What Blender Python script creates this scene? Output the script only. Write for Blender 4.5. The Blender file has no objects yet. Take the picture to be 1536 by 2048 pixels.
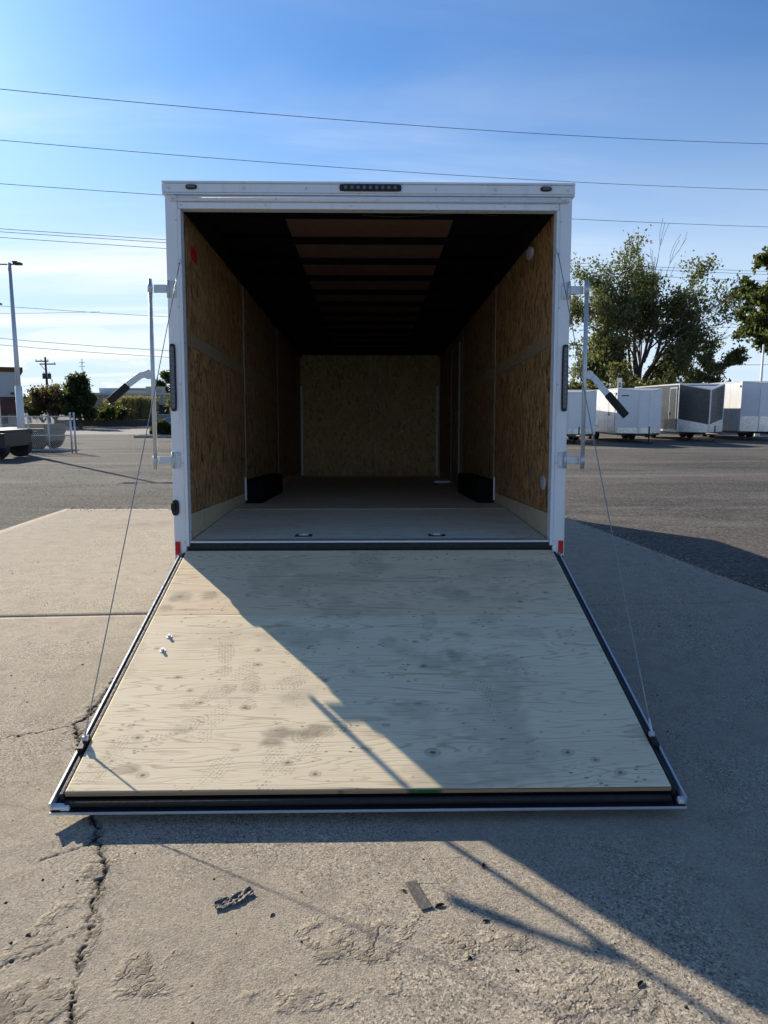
import bpy, math, random
import numpy as np
from mathutils import Vector, Matrix, Euler
R = math.radians
scene = bpy.context.scene
COL = scene.collection

# ------------------------------------------------------------------ camera
cam_d = bpy.data.cameras.new('camera')
cam_d.sensor_fit = 'VERTICAL'; cam_d.sensor_height = 36.0; cam_d.lens = 24.96
cam_d.clip_start = 0.05; cam_d.clip_end = 3000
cam = bpy.data.objects.new('camera', cam_d); COL.objects.link(cam)
cam.location = (0.0033, -4.6538, 1.627)
cam.rotation_euler = (R(90 - 8.373), R(-0.03), R(-1.0755))
scene.camera = cam

# ------------------------------------------------------------------ sun, sky, exposure
SUN_AZ, SUN_EL = 38.0, 28.0           # azimuth left of the trailer axis
sd = Vector((-math.sin(R(SUN_AZ)) * math.cos(R(SUN_EL)), math.cos(R(SUN_AZ)) * math.cos(R(SUN_EL)), math.sin(R(SUN_EL))))
sun_d = bpy.data.lights.new('sun', 'SUN'); sun_d.energy = 4.0; sun_d.angle = R(0.53); sun_d.color = (1.0, 0.90, 0.74)
sun = bpy.data.objects.new('sun', sun_d); COL.objects.link(sun)
sun.rotation_euler = sd.to_track_quat('Z', 'Y').to_euler()
sun.location = (-20, 30, 30)

world = bpy.data.worlds.new('World'); scene.world = world; world.use_nodes = True
wt = world.node_tree; wt.nodes.clear()
def wn(t, **k):
    n = wt.nodes.new(t)
    for a, b in k.items(): setattr(n, a, b)
    return n
sky = wn('ShaderNodeTexSky', sky_type='NISHITA', sun_disc=False, sun_elevation=R(SUN_EL), sun_rotation=R(-SUN_AZ),
         altitude=200, air_density=1.15, dust_density=0.6, ozone_density=2.2)
tc = wn('ShaderNodeTexCoord')
sep = wn('ShaderNodeSeparateXYZ'); wt.links.new(tc.outputs['Generated'], sep.inputs[0])
def wm(op, a, b=None, c=None, clamp=False):
    n = wn('ShaderNodeMath', operation=op, use_clamp=clamp)
    for i, v in enumerate((a, b, c)):
        if v is None: continue
        if isinstance(v, (int, float)): n.inputs[i].default_value = v
        else: wt.links.new(v, n.inputs[i])
    return n.outputs[0]
zc = wm('MAXIMUM', sep.outputs[2], 0.0)
den = wm('ADD', zc, 0.10)
px_ = wm('DIVIDE', sep.outputs[0], den); py_ = wm('DIVIDE', sep.outputs[1], den)
cmb = wn('ShaderNodeCombineXYZ'); wt.links.new(px_, cmb.inputs[0]); wt.links.new(py_, cmb.inputs[1])
# thin cirrus streaks
mp = wn('ShaderNodeMapping'); mp.inputs['Rotation'].default_value = (0, 0, R(-24)); mp.inputs['Scale'].default_value = (0.35, 1.5, 1); mp.inputs['Location'].default_value = (1.7, 0.4, 0)
wt.links.new(cmb.outputs[0], mp.inputs[0])
nz = wn('ShaderNodeTexNoise'); nz.inputs['Scale'].default_value = 0.9; nz.inputs['Detail'].default_value = 7; nz.inputs['Roughness'].default_value = 0.55; nz.inputs['Distortion'].default_value = 0.5
wt.links.new(mp.outputs[0], nz.inputs['Vector'])
cir = wn('ShaderNodeMapRange', interpolation_type='SMOOTHSTEP'); cir.inputs[1].default_value = 0.36; cir.inputs[2].default_value = 0.70
wt.links.new(nz.outputs[0], cir.inputs[0])
low = wn('ShaderNodeMapRange', interpolation_type='SMOOTHSTEP'); low.inputs[1].default_value = 0.48; low.inputs[2].default_value = 0.02; low.inputs[3].default_value = 0.10; low.inputs[4].default_value = 1.0
wt.links.new(sep.outputs[2], low.inputs[0])
# veil towards the sun (thin high cloud round the sun)
dotn = wn('ShaderNodeVectorMath', operation='DOT_PRODUCT'); wt.links.new(tc.outputs['Generated'], dotn.inputs[0]); dotn.inputs[1].default_value = sd
veil = wn('ShaderNodeMapRange', interpolation_type='SMOOTHSTEP'); veil.inputs[1].default_value = 0.45; veil.inputs[2].default_value = 0.98; veil.inputs[3].default_value = 0.10; veil.inputs[4].default_value = 1.0
wt.links.new(dotn.outputs['Value'], veil.inputs[0])
cfac = wm('MULTIPLY', wm('MULTIPLY', cir.outputs[0], low.outputs[0]), veil.outputs[0])
cfac = wm('MULTIPLY', cfac, 1.3, clamp=True)
# small cumulus just above the horizon
nz2 = wn('ShaderNodeTexNoise'); nz2.inputs['Scale'].default_value = 9.0; nz2.inputs['Detail'].default_value = 6; nz2.inputs['Roughness'].default_value = 0.6
mp2 = wn('ShaderNodeMapping'); mp2.inputs['Scale'].default_value = (1, 1, 2.6); wt.links.new(tc.outputs['Generated'], mp2.inputs[0]); wt.links.new(mp2.outputs[0], nz2.inputs['Vector'])
cum = wn('ShaderNodeMapRange', interpolation_type='SMOOTHSTEP'); cum.inputs[1].default_value = 0.47; cum.inputs[2].default_value = 0.60
wt.links.new(nz2.outputs[0], cum.inputs[0])
cband = wn('ShaderNodeMapRange', interpolation_type='SMOOTHSTEP'); cband.inputs[1].default_value = 0.14; cband.inputs[2].default_value = 0.04
wt.links.new(sep.outputs[2], cband.inputs[0])
cumf = wm('MULTIPLY', wm('MULTIPLY', cum.outputs[0], cband.outputs[0]), wm('MULTIPLY', veil.outputs[0], 1.3))
fac = wm('MAXIMUM', cfac, cumf, clamp=True)
tint = wn('ShaderNodeMix', data_type='RGBA', blend_type='MULTIPLY'); tint.inputs[0].default_value = 1.0
wt.links.new(sky.outputs[0], tint.inputs[6]); tint.inputs[7].default_value = (0.375, 0.635, 0.935, 1)      # clear dry-air blue
hz = wn('ShaderNodeMapRange', interpolation_type='SMOOTHSTEP'); hz.inputs[1].default_value = 0.42; hz.inputs[2].default_value = 0.02; hz.inputs[4].default_value = 0.9
wt.links.new(sep.outputs[2], hz.inputs[0])
hmix = wn('ShaderNodeMix', data_type='RGBA'); wt.links.new(hz.outputs[0], hmix.inputs[0]); wt.links.new(tint.outputs[2], hmix.inputs[6]); hmix.inputs[7].default_value = (5.0, 6.1, 7.3, 1)
mix = wn('ShaderNodeMix', data_type='RGBA'); wt.links.new(fac, mix.inputs[0]); wt.links.new(hmix.outputs[2], mix.inputs[6])
mix.inputs[7].default_value = (7.2, 7.5, 7.7, 1)
bg = wn('ShaderNodeBackground'); bg.inputs[1].default_value = 0.08
wt.links.new(mix.outputs[2], bg.inputs[0])
wo = wn('ShaderNodeOutputWorld'); wt.links.new(bg.outputs[0], wo.inputs[0])

vs = scene.view_settings
vs.view_transform = 'Standard'; vs.look = 'None'; vs.gamma = 1.0; vs.use_curve_mapping = False
vs.exposure = 0.85
scene.cycles.max_bounces = 10; scene.cycles.diffuse_bounces = 8

# ------------------------------------------------------------------ node helper
class NT:
    def __init__(s, name):
        s.m = bpy.data.materials.new(name); s.m.use_nodes = True
        s.t = s.m.node_tree; s.t.nodes.clear()
        s.out = s.n('ShaderNodeOutputMaterial'); s.b = s.n('ShaderNodeBsdfPrincipled')
        s.l(s.b.outputs[0], s.out.inputs[0]); s.tc = None
    def n(s, ty, **k):
        n = s.t.nodes.new(ty)
        for a, b in k.items(): setattr(n, a, b)
        return n
    def l(s, a, b): s.t.links.new(a, b)
    def put(s, sock, v):
        if isinstance(v, (int, float)): sock.default_value = v
        elif isinstance(v, (tuple, list)):
            sock.default_value = tuple(v) + ((1,) if len(v) == 3 and sock.type == 'RGBA' else ())
        else: s.l(v, sock)
    def obj(s):
        if not s.tc: s.tc = s.n('ShaderNodeTexCoord')
        return s.tc.outputs['Object']
    def map(s, v, scale=(1, 1, 1), rot=(0, 0, 0), loc=(0, 0, 0)):
        m = s.n('ShaderNodeMapping'); s.l(v, m.inputs[0])
        m.inputs['Scale'].default_value = scale; m.inputs['Rotation'].default_value = rot; m.inputs['Location'].default_value = loc
        return m.outputs[0]
    def noise(s, v, scale, detail=3, rough=0.5, dist=0.0, col=False):
        n = s.n('ShaderNodeTexNoise'); s.l(v, n.inputs['Vector'])
        n.inputs['Scale'].default_value = scale; n.inputs['Detail'].default_value = detail
        n.inputs['Roughness'].default_value = rough; n.inputs['Distortion'].default_value = dist
        return n.outputs[1 if col else 0]
    def voro(s, v, scale, feature='F1', out='Distance', rand=1.0):
        n = s.n('ShaderNodeTexVoronoi', feature=feature); s.l(v, n.inputs['Vector']); n.inputs['Scale'].default_value = scale
        n.inputs['Randomness'].default_value = rand
        return n.outputs[out]
    def rng(s, v, a, b, c=0.0, d=1.0, smooth=True):
        n = s.n('ShaderNodeMapRange', interpolation_type='SMOOTHSTEP' if smooth else 'LINEAR')
        s.l(v, n.inputs[0])
        for i, x in enumerate((a, b, c, d)): n.inputs[i + 1].default_value = x
        return n.outputs[0]
    def math(s, op, a, b=None, c=None, clamp=False):
        n = s.n('ShaderNodeMath', operation=op, use_clamp=clamp)
        for i, v in enumerate((a, b, c)):
            if v is not None: s.put(n.inputs[i], v)
        return n.outputs[0]
    def mix(s, f, a, b, blend='MIX'):
        n = s.n('ShaderNodeMix', data_type='RGBA', blend_type=blend)
        s.put(n.inputs[0], f); s.put(n.inputs[6], a); s.put(n.inputs[7], b)
        return n.outputs[2]
    def attr(s, name):
        n = s.n('ShaderNodeAttribute'); n.attribute_name = name; return n.outputs['Fac']
    def col(s, v): s.put(s.b.inputs['Base Color'], v)
    def rough(s, v): s.put(s.b.inputs['Roughness'], v)
    def metal(s, v): s.put(s.b.inputs['Metallic'], v)
    def spec(s, v): s.put(s.b.inputs['Specular IOR Level'], v)
    def bump(s, h, strength=0.5, dist=0.01, prev=None):
        n = s.n('ShaderNodeBump'); n.inputs['Strength'].default_value = strength; n.inputs['Distance'].default_value = dist
        s.l(h, n.inputs['Height'])
        if prev is not None: s.l(prev, n.inputs['Normal'])
        s.l(n.outputs[0], s.b.inputs['Normal']); return n.outputs[0]

def plain(name, c, rough=0.5, metal=0.0, var=0.12, scale=6.0, bump=0.0, bscale=60.0, spec=0.5):
    """one-colour procedural material with uneven tone and gloss"""
    t = NT(name); o = t.obj()
    n = t.noise(o, scale, 5, 0.6)
    t.col(t.mix(n, tuple(x * (1 - var) for x in c), tuple(min(1, x * (1 + var)) for x in c)))
    t.rough(t.rng(t.noise(o, scale * 2.3, 3), 0.3, 0.7, max(0.05, rough - 0.1), min(1, rough + 0.1)))
    t.metal(metal); t.spec(spec)
    if bump: t.bump(t.noise(o, bscale, 4, 0.6), bump, 0.01)
    return t.m

M = {}
t = NT('white_paint'); o = t.obj(); g1 = t.noise(t.map(o, (14, 14, 1.2)), 1.0, 5, 0.65); g2 = t.noise(o, 5, 5, 0.6)
c = t.mix(g2, (0.80, 0.81, 0.82), (0.74, 0.75, 0.755)); c = t.mix(t.math('MULTIPLY', t.rng(g1, 0.50, 0.75), 0.35), c, (0.52, 0.51, 0.48))
t.col(c); t.rough(t.rng(g2, 0.3, 0.7, 0.22, 0.42)); t.bump(t.noise(o, 9, 2), 0.04, 0.01); M['white_paint'] = t.m
M['trim_white'] = plain('trim_white', (0.74, 0.75, 0.76), 0.35, 0.0, 0.05, 12, 0.05, 25)
M['aluminium'] = plain('aluminium', (0.60, 0.61, 0.62), 0.42, 0.45, 0.06, 20)
M['galvanised'] = plain('galvanised', (0.58, 0.60, 0.61), 0.5, 0.55, 0.12, 35)
M['black_steel'] = plain('black_steel', (0.012, 0.012, 0.013), 0.45, 0, 0.3, 12, 0.1, 80)
M['black_rubber'] = plain('black_rubber', (0.014, 0.014, 0.015), 0.65, 0, 0.3, 30, 0.2, 90)
M['bow_black'] = plain('bow_black', (0.006, 0.006, 0.007), 0.9, 0, 0.2, 12, spec=0.08)
M['liner_black'] = plain('liner_black', (0.008, 0.009, 0.011), 0.9, 0, 0.3, 4, 0.1, 20, spec=0.1)
M['ceiling_brown'] = plain('ceiling_brown', (0.16, 0.085, 0.055), 0.7, 0, 0.12, 3, 0.05, 30)
M['lens_led'] = plain('lens_led', (0.13, 0.145, 0.17), 0.25, 0, 0.2, 90)
M['lens_dark'] = plain('lens_dark', (0.085, 0.095, 0.115), 0.18, 0, 0.2, 90, 0.2, 150)
M['lens_red'] = plain('lens_red', (0.55, 0.006, 0.010), 0.2, 0, 0.1, 60)
M['sticker_red'] = plain('sticker_red', (0.55, 0.02, 0.03), 0.5, 0, 0.1, 10)
M['grip_black'] = plain('grip_black', (0.009, 0.009, 0.010), 0.7, 0, 0.3, 60, 0.1, 120)
M['grey_plastic'] = plain('grey_plastic', (0.55, 0.56, 0.57), 0.4, 0, 0.1, 60)
M['tyre'] = plain('tyre', (0.016, 0.016, 0.017), 0.75, 0, 0.3, 30, 0.3, 60)
M['rim'] = plain('rim', (0.55, 0.55, 0.56), 0.35, 0.6, 0.1, 20)
M['charcoal_paint'] = plain('charcoal_paint', (0.045, 0.043, 0.045), 0.25, 0, 0.1, 3)
M['cable'] = plain('cable', (0.30, 0.31, 0.33), 0.4, 0.7, 0.2, 200)
M['wire'] = plain('wire', (0.03, 0.035, 0.05), 0.6, 0, 0.1, 5)

# ------------------------------------------------------------------ mesh helper
class MB:
    def __init__(s): s.v = []; s.f = []
    def add(s, vs, fs):
        k = len(s.v); s.v += [tuple(p) for p in vs]; s.f += [tuple(i + k for i in f) for f in fs]; return s
    def box(s, a, b, mtx=None):
        (x0, y0, z0), (x1, y1, z1) = a, b
        vs = [Vector(p) for p in ((x0, y0, z0), (x1, y0, z0), (x1, y1, z0), (x0, y1, z0), (x0, y0, z1), (x1, y0, z1), (x1, y1, z1), (x0, y1, z1))]
        if mtx: vs = [mtx @ p for p in vs]
        return s.add(vs, [(0, 3, 2, 1), (4, 5, 6, 7), (0, 1, 5, 4), (1, 2, 6, 5), (2, 3, 7, 6), (3, 0, 4, 7)])
    def tube(s, pts, rad, n=8, cap=True):
        pts = [Vector(p) for p in pts]; rs = rad if isinstance(rad, (list, tuple)) else [rad] * len(pts)
        vs = []; prev = None
        for i, p in enumerate(pts):
            d = (pts[min(i + 1, len(pts) - 1)] - pts[max(i - 1, 0)]).normalized()
            a = Vector((0, 0, 1)) if abs(d.z) < 0.9 else Vector((1, 0, 0))
            if prev is not None: a = prev
            u = d.cross(a)
            if u.length < 1e-5: u = d.cross(Vector((0.3, 0.8, 0.2)))
            u.normalize(); w = u.cross(d); prev = w
            for k in range(n):
                t = 2 * math.pi * k / n; vs.append(p + (u * math.cos(t) + w * math.sin(t)) * rs[i])
        fs = []
        for i in range(len(pts) - 1):
            for k in range(n): fs.append((i * n + k, i * n + (k + 1) % n, (i + 1) * n + (k + 1) % n, (i + 1) * n + k))
        if cap: fs += [tuple(range(n - 1, -1, -1)), tuple((len(pts) - 1) * n + k for k in range(n))]
        return s.add(vs, fs)
    def prism(s, poly, axis, a, b):
        """polygon in the plane across `axis`, extruded from a to b"""
        def P(u, v, w): return {'x': (w, u, v), 'y': (u, w, v), 'z': (u, v, w)}[axis]
        n = len(poly)
        vs = [P(u, v, a) for u, v in poly] + [P(u, v, b) for u, v in poly]
        return s.add(vs, [tuple(range(n)), tuple(range(2 * n - 1, n - 1, -1))] + [(i, (i + 1) % n + 0, (i + 1) % n + n, i + n) for i in range(n)])
    def disc(s, c, r, axis, depth, n=14, ry=None):
        ry = ry or r
        u = {'x': 1, 'y': 0, 'z': 0}[axis]; v = {'x': 2, 'y': 2, 'z': 1}[axis]; w = {'x': 0, 'y': 1, 'z': 2}[axis]
        poly = [(c[u] + r * math.cos(2 * math.pi * k / n), c[v] + ry * math.sin(2 * math.pi * k / n)) for k in range(n)]
        return s.prism(poly, axis, c[w], c[w] + depth)
    def build(s, name, mat, parent=None, smooth=False, bevel=0.0, seg=2):
        me = bpy.data.meshes.new(name); me.from_pydata(s.v, [], s.f); me.update()
        import bmesh
        bm = bmesh.new(); bm.from_mesh(me); bmesh.ops.recalc_face_normals(bm, faces=bm.faces); bm.to_mesh(me); bm.free()
        o = bpy.data.objects.new(name, me); COL.objects.link(o)
        if mat: me.materials.append(M[mat] if isinstance(mat, str) else mat)
        if parent: o.parent = parent
        if smooth: me.shade_smooth()
        if bevel:
            b = o.modifiers.new('bevel', 'BEVEL'); b.width = bevel; b.segments = seg; b.limit_method = 'ANGLE'; b.angle_limit = R(40)
        return o

def tag(o, label=None, cat=None, group=None, kind=None):
    if label: o['label'] = label
    if cat: o['category'] = cat
    if group: o['group'] = group
    if kind: o['kind'] = kind
    return o
def empty(name, loc, rz=0.0, rx=0.0):
    o = bpy.data.objects.new(name, None); COL.objects.link(o); o.location = loc; o.rotation_euler = (rx, 0, rz); o.empty_display_size = 0.2
    return o
def copy_tree(o, parent=None):
    c = o.copy(); COL.objects.link(c); c.parent = parent
    for ch in list(o.children): copy_tree(ch, c)
    return c

def vnoise(x, y, seed=0):
    x = np.asarray(x, float); y = np.asarray(y, float)
    xi = np.floor(x).astype(np.int64); yi = np.floor(y).astype(np.int64); fx = x - xi; fy = y - yi
    fx = fx * fx * (3 - 2 * fx); fy = fy * fy * (3 - 2 * fy)
    def h(a, b):
        n = (a * 374761393 + b * 668265263 + seed * 974634777) & 0xffffffff
        n = ((n ^ (n >> 13)) * 1274126177) & 0xffffffff
        return ((n ^ (n >> 16)) & 0xffff) / 65535.0
    return (h(xi, yi) * (1 - fx) + h(xi + 1, yi) * fx) * (1 - fy) + (h(xi, yi + 1) * (1 - fx) + h(xi + 1, yi + 1) * fx) * fy
def fbm(x, y, seed=0, oct=4):
    a = 0.5; s = 0; t = 0
    for k in range(oct):
        s = s + a * vnoise(x * 2 ** k, y * 2 ** k, seed + k); t += a; a *= 0.55
    return s / t
def sstep(a, b, x):
    t = np.clip((x - a) / (b - a), 0, 1); return t * t * (3 - 2 * t)
def polydist(x, y, pts):
    d = np.full(x.shape, 1e9)
    for (ax, ay), (bx, by) in zip(pts[:-1], pts[1:]):
        vx, vy = bx - ax, by - ay; t = np.clip(((x - ax) * vx + (y - ay) * vy) / (vx * vx + vy * vy + 1e-12), 0, 1)
        d = np.minimum(d, np.hypot(x - ax - t * vx, y - ay - t * vy))
    return d
def grid_mesh(name, xs, ys, zfun, mat, parent=None, attrs=None, warp=None, skirt=0.05):
    X, Y = np.meshgrid(xs, ys); nx, ny = len(xs), len(ys)
    if warp: X, Y = warp(X, Y)
    Z = zfun(X, Y)
    V = np.stack([X.ravel(), Y.ravel(), Z.ravel()], 1)
    idx = np.arange(nx * ny).reshape(ny, nx)
    F = np.stack([idx[:-1, :-1].ravel(), idx[:-1, 1:].ravel(), idx[1:, 1:].ravel(), idx[1:, :-1].ravel()], 1)
    border = np.concatenate([idx[0, :], idx[1:, -1], idx[-1, -2::-1], idx[-2:0:-1, 0]])
    nb = len(border); base = nx * ny
    VB = V[border].copy(); VB[:, 2] = VB[:, 2].min() - skirt
    k = np.arange(nb); FB = np.stack([border, base + k, base + (k + 1) % nb, np.roll(border, -1)], 1)
    V = np.concatenate([V, VB]); F = np.concatenate([F, FB])
    me = bpy.data.meshes.new(name)
    me.vertices.add(len(V)); me.vertices.foreach_set('co', V.astype(np.float32).ravel())
    me.loops.add(F.size); me.loops.foreach_set('vertex_index', F.astype(np.int32).ravel())
    me.polygons.add(len(F)); me.polygons.foreach_set('loop_start', np.arange(0, F.size, 4, dtype=np.int32))
    me.update(calc_edges=True); me.validate()
    if attrs:
        for an, fn in attrs.items():
            a = me.attributes.new(an, 'FLOAT', 'POINT'); v = fn(X, Y).ravel()
            a.data.foreach_set('value', np.concatenate([v, v[border]]).astype(np.float32))
    o = bpy.data.objects.new(name, me); COL.objects.link(o)
    sm = np.ones(len(F), bool); sm[-nb:] = False; me.polygons.foreach_set('use_smooth', sm)
    me.materials.append(M[mat] if isinstance(mat, str) else mat)
    if parent: o.parent = parent
    return o

# ================================================================== GROUND
t = NT('asphalt'); o = t.obj()
big = t.noise(o, 0.22, 4, 0.55); mid = t.noise(t.map(o, (1, 2.2, 1)), 1.3, 5, 0.6); fine = t.noise(o, 26, 5, 0.75); st = t.voro(o, 60)
c = t.mix(t.rng(big, 0.3, 0.7), (0.062, 0.058, 0.053), (0.138, 0.125, 0.108))
c = t.mix(t.rng(mid, 0.42, 0.72), c, (0.125, 0.114, 0.098))
streak = t.noise(t.map(o, (0.10, 0.55, 1), (0, 0, R(9))), 1.0, 6, 0.62, 0.6)
c = t.mix(t.math('MULTIPLY', t.rng(streak, 0.51, 0.62), 0.8), c, (0.20, 0.182, 0.155))
c = t.mix(t.math('MULTIPLY', t.rng(streak, 0.47, 0.34), 0.7), c, (0.048, 0.046, 0.044))
c = t.mix(t.rng(fine, 0.50, 0.66), c, (0.23, 0.21, 0.185))
c = t.mix(t.math('MULTIPLY', t.rng(fine, 0.50, 0.34), 0.85), c, (0.025, 0.024, 0.024))
t.col(c); t.rough(0.92); t.spec(0.25)
b1 = t.bump(fine, 1.0, 0.035); t.bump(st, 0.5, 0.008, b1)
M['asphalt'] = t.m
g = MB(); S = 900
g.add([(-S, -60, -0.016), (S, -60, -0.016), (S, S, -0.016), (-S, S, -0.016)], [(0, 1, 2, 3)])
tag(g.build('parking_lot', 'asphalt'), 'worn grey asphalt lot with loose gravel reaching the horizon', kind='structure')

# concrete pad: material
t = NT('concrete'); o = t.obj()
sp = t.attr('spall'); ck = t.attr('crack')
n1 = t.noise(o, 0.9, 5, 0.6); n2 = t.noise(o, 6, 5, 0.65, 0.4); n3 = t.noise(o, 150, 3, 0.7); vo = t.voro(o, 130); vc = t.voro(o, 130, out='Color')
c = t.mix(n1, (0.300, 0.254, 0.190), (0.395, 0.338, 0.260))
c = t.mix(t.math('MULTIPLY', t.rng(n2, 0.42, 0.66), 0.6), c, (0.235, 0.20, 0.153))
agg = t.voro(o, 150, out='Color'); exp_ = t.rng(t.noise(t.map(o, loc=(2.2, 5.1, 0)), 0.75, 4, 0.6), 0.42, 0.60, 0.28, 1.0); ag = t.n('ShaderNodeSeparateColor'); t.l(agg, ag.inputs[0])
c = t.mix(t.math('MULTIPLY', t.rng(ag.outputs[0], 0.62, 0.92), t.math('MULTIPLY', exp_, 0.85)), c, (0.56, 0.49, 0.385))
c = t.mix(t.math('MULTIPLY', t.rng(ag.outputs[1], 0.66, 0.93), t.math('MULTIPLY', exp_, 0.85)), c, (0.085, 0.075, 0.064))
c = t.mix(t.math('MULTIPLY', t.rng(n3, 0.50, 0.70), 0.5), c, (0.50, 0.435, 0.34))
c = t.mix(t.math('MULTIPLY', t.rng(n3, 0.46, 0.30), 0.6), c, (0.11, 0.096, 0.078))
c = t.mix(t.math('MULTIPLY', sp, t.rng(t.noise(o, 60, 4, 0.7), 0.45, 0.62, 0.0, 0.45)), c, (0.19, 0.162, 0.13))
c = t.mix(t.math('MULTIPLY', sp, t.rng(t.noise(o, 48, 4, 0.7), 0.52, 0.66, 0.0, 0.6)), c, (0.36, 0.325, 0.275))
hair = t.voro(t.map(o, (1, 1, 1)), 9, 'DISTANCE_TO_EDGE'); hm = t.math('MULTIPLY', t.rng(hair, 0.016, 0.0), t.rng(t.noise(o, 1.7, 3), 0.54, 0.66))
c = t.mix(t.math('MULTIPLY', hm, 0.45), c, (0.10, 0.09, 0.072))
pit = t.math('MULTIPLY', t.rng(t.voro(o, 17), 0.10, 0.05), t.rng(t.noise(o, 5, 2), 0.5, 0.62))
c = t.mix(t.math('MULTIPLY', pit, 0.8), c, (0.05, 0.045, 0.04))
c = t.mix(ck, c, (0.035, 0.030, 0.026))
t.col(c); t.rough(0.9); t.spec(0.3)
b1 = t.bump(n3, 0.5, 0.010); b2 = t.bump(t.math('MULTIPLY', t.noise(o, 38, 5, 0.75), sp), 1.0, 0.035, b1)
b3 = t.bump(t.math('MULTIPLY', t.math('ADD', hm, pit), -1.0), 0.5, 0.006, b2); b4 = t.bump(n2, 0.35, 0.02, b3); t.bump(ag.outputs[0], 0.3, 0.004, b4)
M['concrete'] = t.m

crack_main = [(-1.39, -1.40), (-1.25, -1.75), (-1.06, -2.08), (-1.046, -2.147), (-0.985, -2.238), (-0.950, -2.30), (-0.943, -2.379), (-0.93, -2.44), (-0.926, -2.481), (-0.893, -2.597), (-0.871, -2.703), (-0.847, -2.817), (-0.825, -2.904), (-0.80, -2.965), (-0.78, -3.2)]
crack_far = [(-1.551, -0.416), (-1.528, -0.692), (-1.52, -0.902), (-1.499, -1.05), (-1.545, -1.13), (-1.50, -1.20), (-1.445, -1.294), (-1.40, -1.40)]
crack_side = [[(-1.545, -1.13), (-1.62, -1.20), (-1.86, -1.30)], [(-1.046, -2.147), (-1.12, -2.22), (-1.20, -2.27)], [(-0.90, -2.60), (-0.94, -2.66), (-1.06, -2.74), (-1.13, -2.86)]]
spalls = [(-0.95, -2.93, .17, .10, 1.0), (-1.03, -2.60, .035, .10, .8), (-1.06, -2.70, .05, .05, .6), (-0.66, -2.80, .07, .09, .8), (-0.03, -2.66, .16, .11, .75), (0.33, -2.69, .15, .05, .7), (-0.20, -2.88, .2, .05, .5), (-1.48, -1.20, .07, .14, 1.0), (-1.535, -0.75, .05, .25, .8), (-0.97, -2.30, .04, .08, .7), (0.6, -2.9, .2, .08, .5)]
def crackf(x, y):
    jx = x + (fbm(x * 34, y * 34, 3, 5) - 0.5) * 0.055; jy = y + (fbm(x * 34, y * 34, 9, 5) - 0.5) * 0.055
    wv = 0.3 + 1.5 * fbm(x * 9, y * 9, 14, 3) ** 2
    d = polydist(jx, jy, crack_main); m = np.exp(-(d / (0.0068 * wv)) ** 4)
    d = polydist(jx, jy, crack_far); m = np.maximum(m, np.exp(-(d / (0.014 * wv)) ** 2))
    for c in crack_side: m = np.maximum(m, 0.7 * np.exp(-(polydist(jx, jy, c) / (0.0045 * wv)) ** 2))
    return m
def spallf(x, y):
    m = np.zeros_like(x); w = fbm(x * 14, y * 14, 21, 5) - 0.5
    for cx, cy, rx, ry, s in spalls:
        r = np.hypot((x - cx) / rx, (y - cy) / ry) + w * 2.6
        m = np.maximum(m, s * sstep(1.15, 0.45, r))
    chips = sstep(0.50, 0.56, fbm(x * 30, y * 30, 57, 5)) * 0.75 + 0.25
    d = polydist(x, y, crack_main) + w * 0.07; m = np.maximum(m, 0.9 * sstep(0.030, 0.008, d))
    return m * chips
def pad_z(x, y):
    s = spallf(x, y); c = crackf(x, y)
    return -0.014 * c - 0.0026 * s - 0.004 * fbm(x * 1.5, y * 1.5, 5, 3)
def pad_warp_near(x, y):
    x2 = np.where(x > 1.7, 1.7 + (x - 1.7) * ((3.70 - 0.132 * y) - 1.7) / (3.6 - 1.7), x)
    return x2, y + 0.055 * x * sstep(-0.3, 0.93, y)
xs = np.concatenate([np.linspace(-4.95, -1.95, 60, endpoint=False), np.arange(-1.95, 1.7, 0.0065), np.linspace(1.7, 3.6, 45)])
ys = np.concatenate([np.linspace(-5.4, -3.15, 30, endpoint=False), np.arange(-3.15, -0.35, 0.0065), np.linspace(-0.35, 0.938, 30)])
pad = empty('concrete_pad', (0, 0, 0)); tag(pad, 'cracked beige concrete pad under the open trailer', kind='structure')
grid_mesh('concrete_slab', xs, ys, pad_z, 'concrete', pad, {'spall': spallf, 'crack': crackf}, pad_warp_near)
def zero(x, y): return np.zeros_like(x)
def pad_warp_far(x, y):
    x2 = np.where(x > 1.7, 1.7 + (x - 1.7) * ((3.70 - 0.132 * y) - 1.7) / (3.6 - 1.7), x)
    return x2, y + 0.055 * x * sstep(2.2, 0.945, y)
grid_mesh('concrete_slab', np.linspace(-4.95, 3.6, 60), np.linspace(0.947, 6.82, 60), lambda x, y: -0.004 * fbm(x * 1.5, y * 1.5, 5, 3), 'concrete', pad, {'spall': zero, 'crack': zero}, pad_warp_far)

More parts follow.
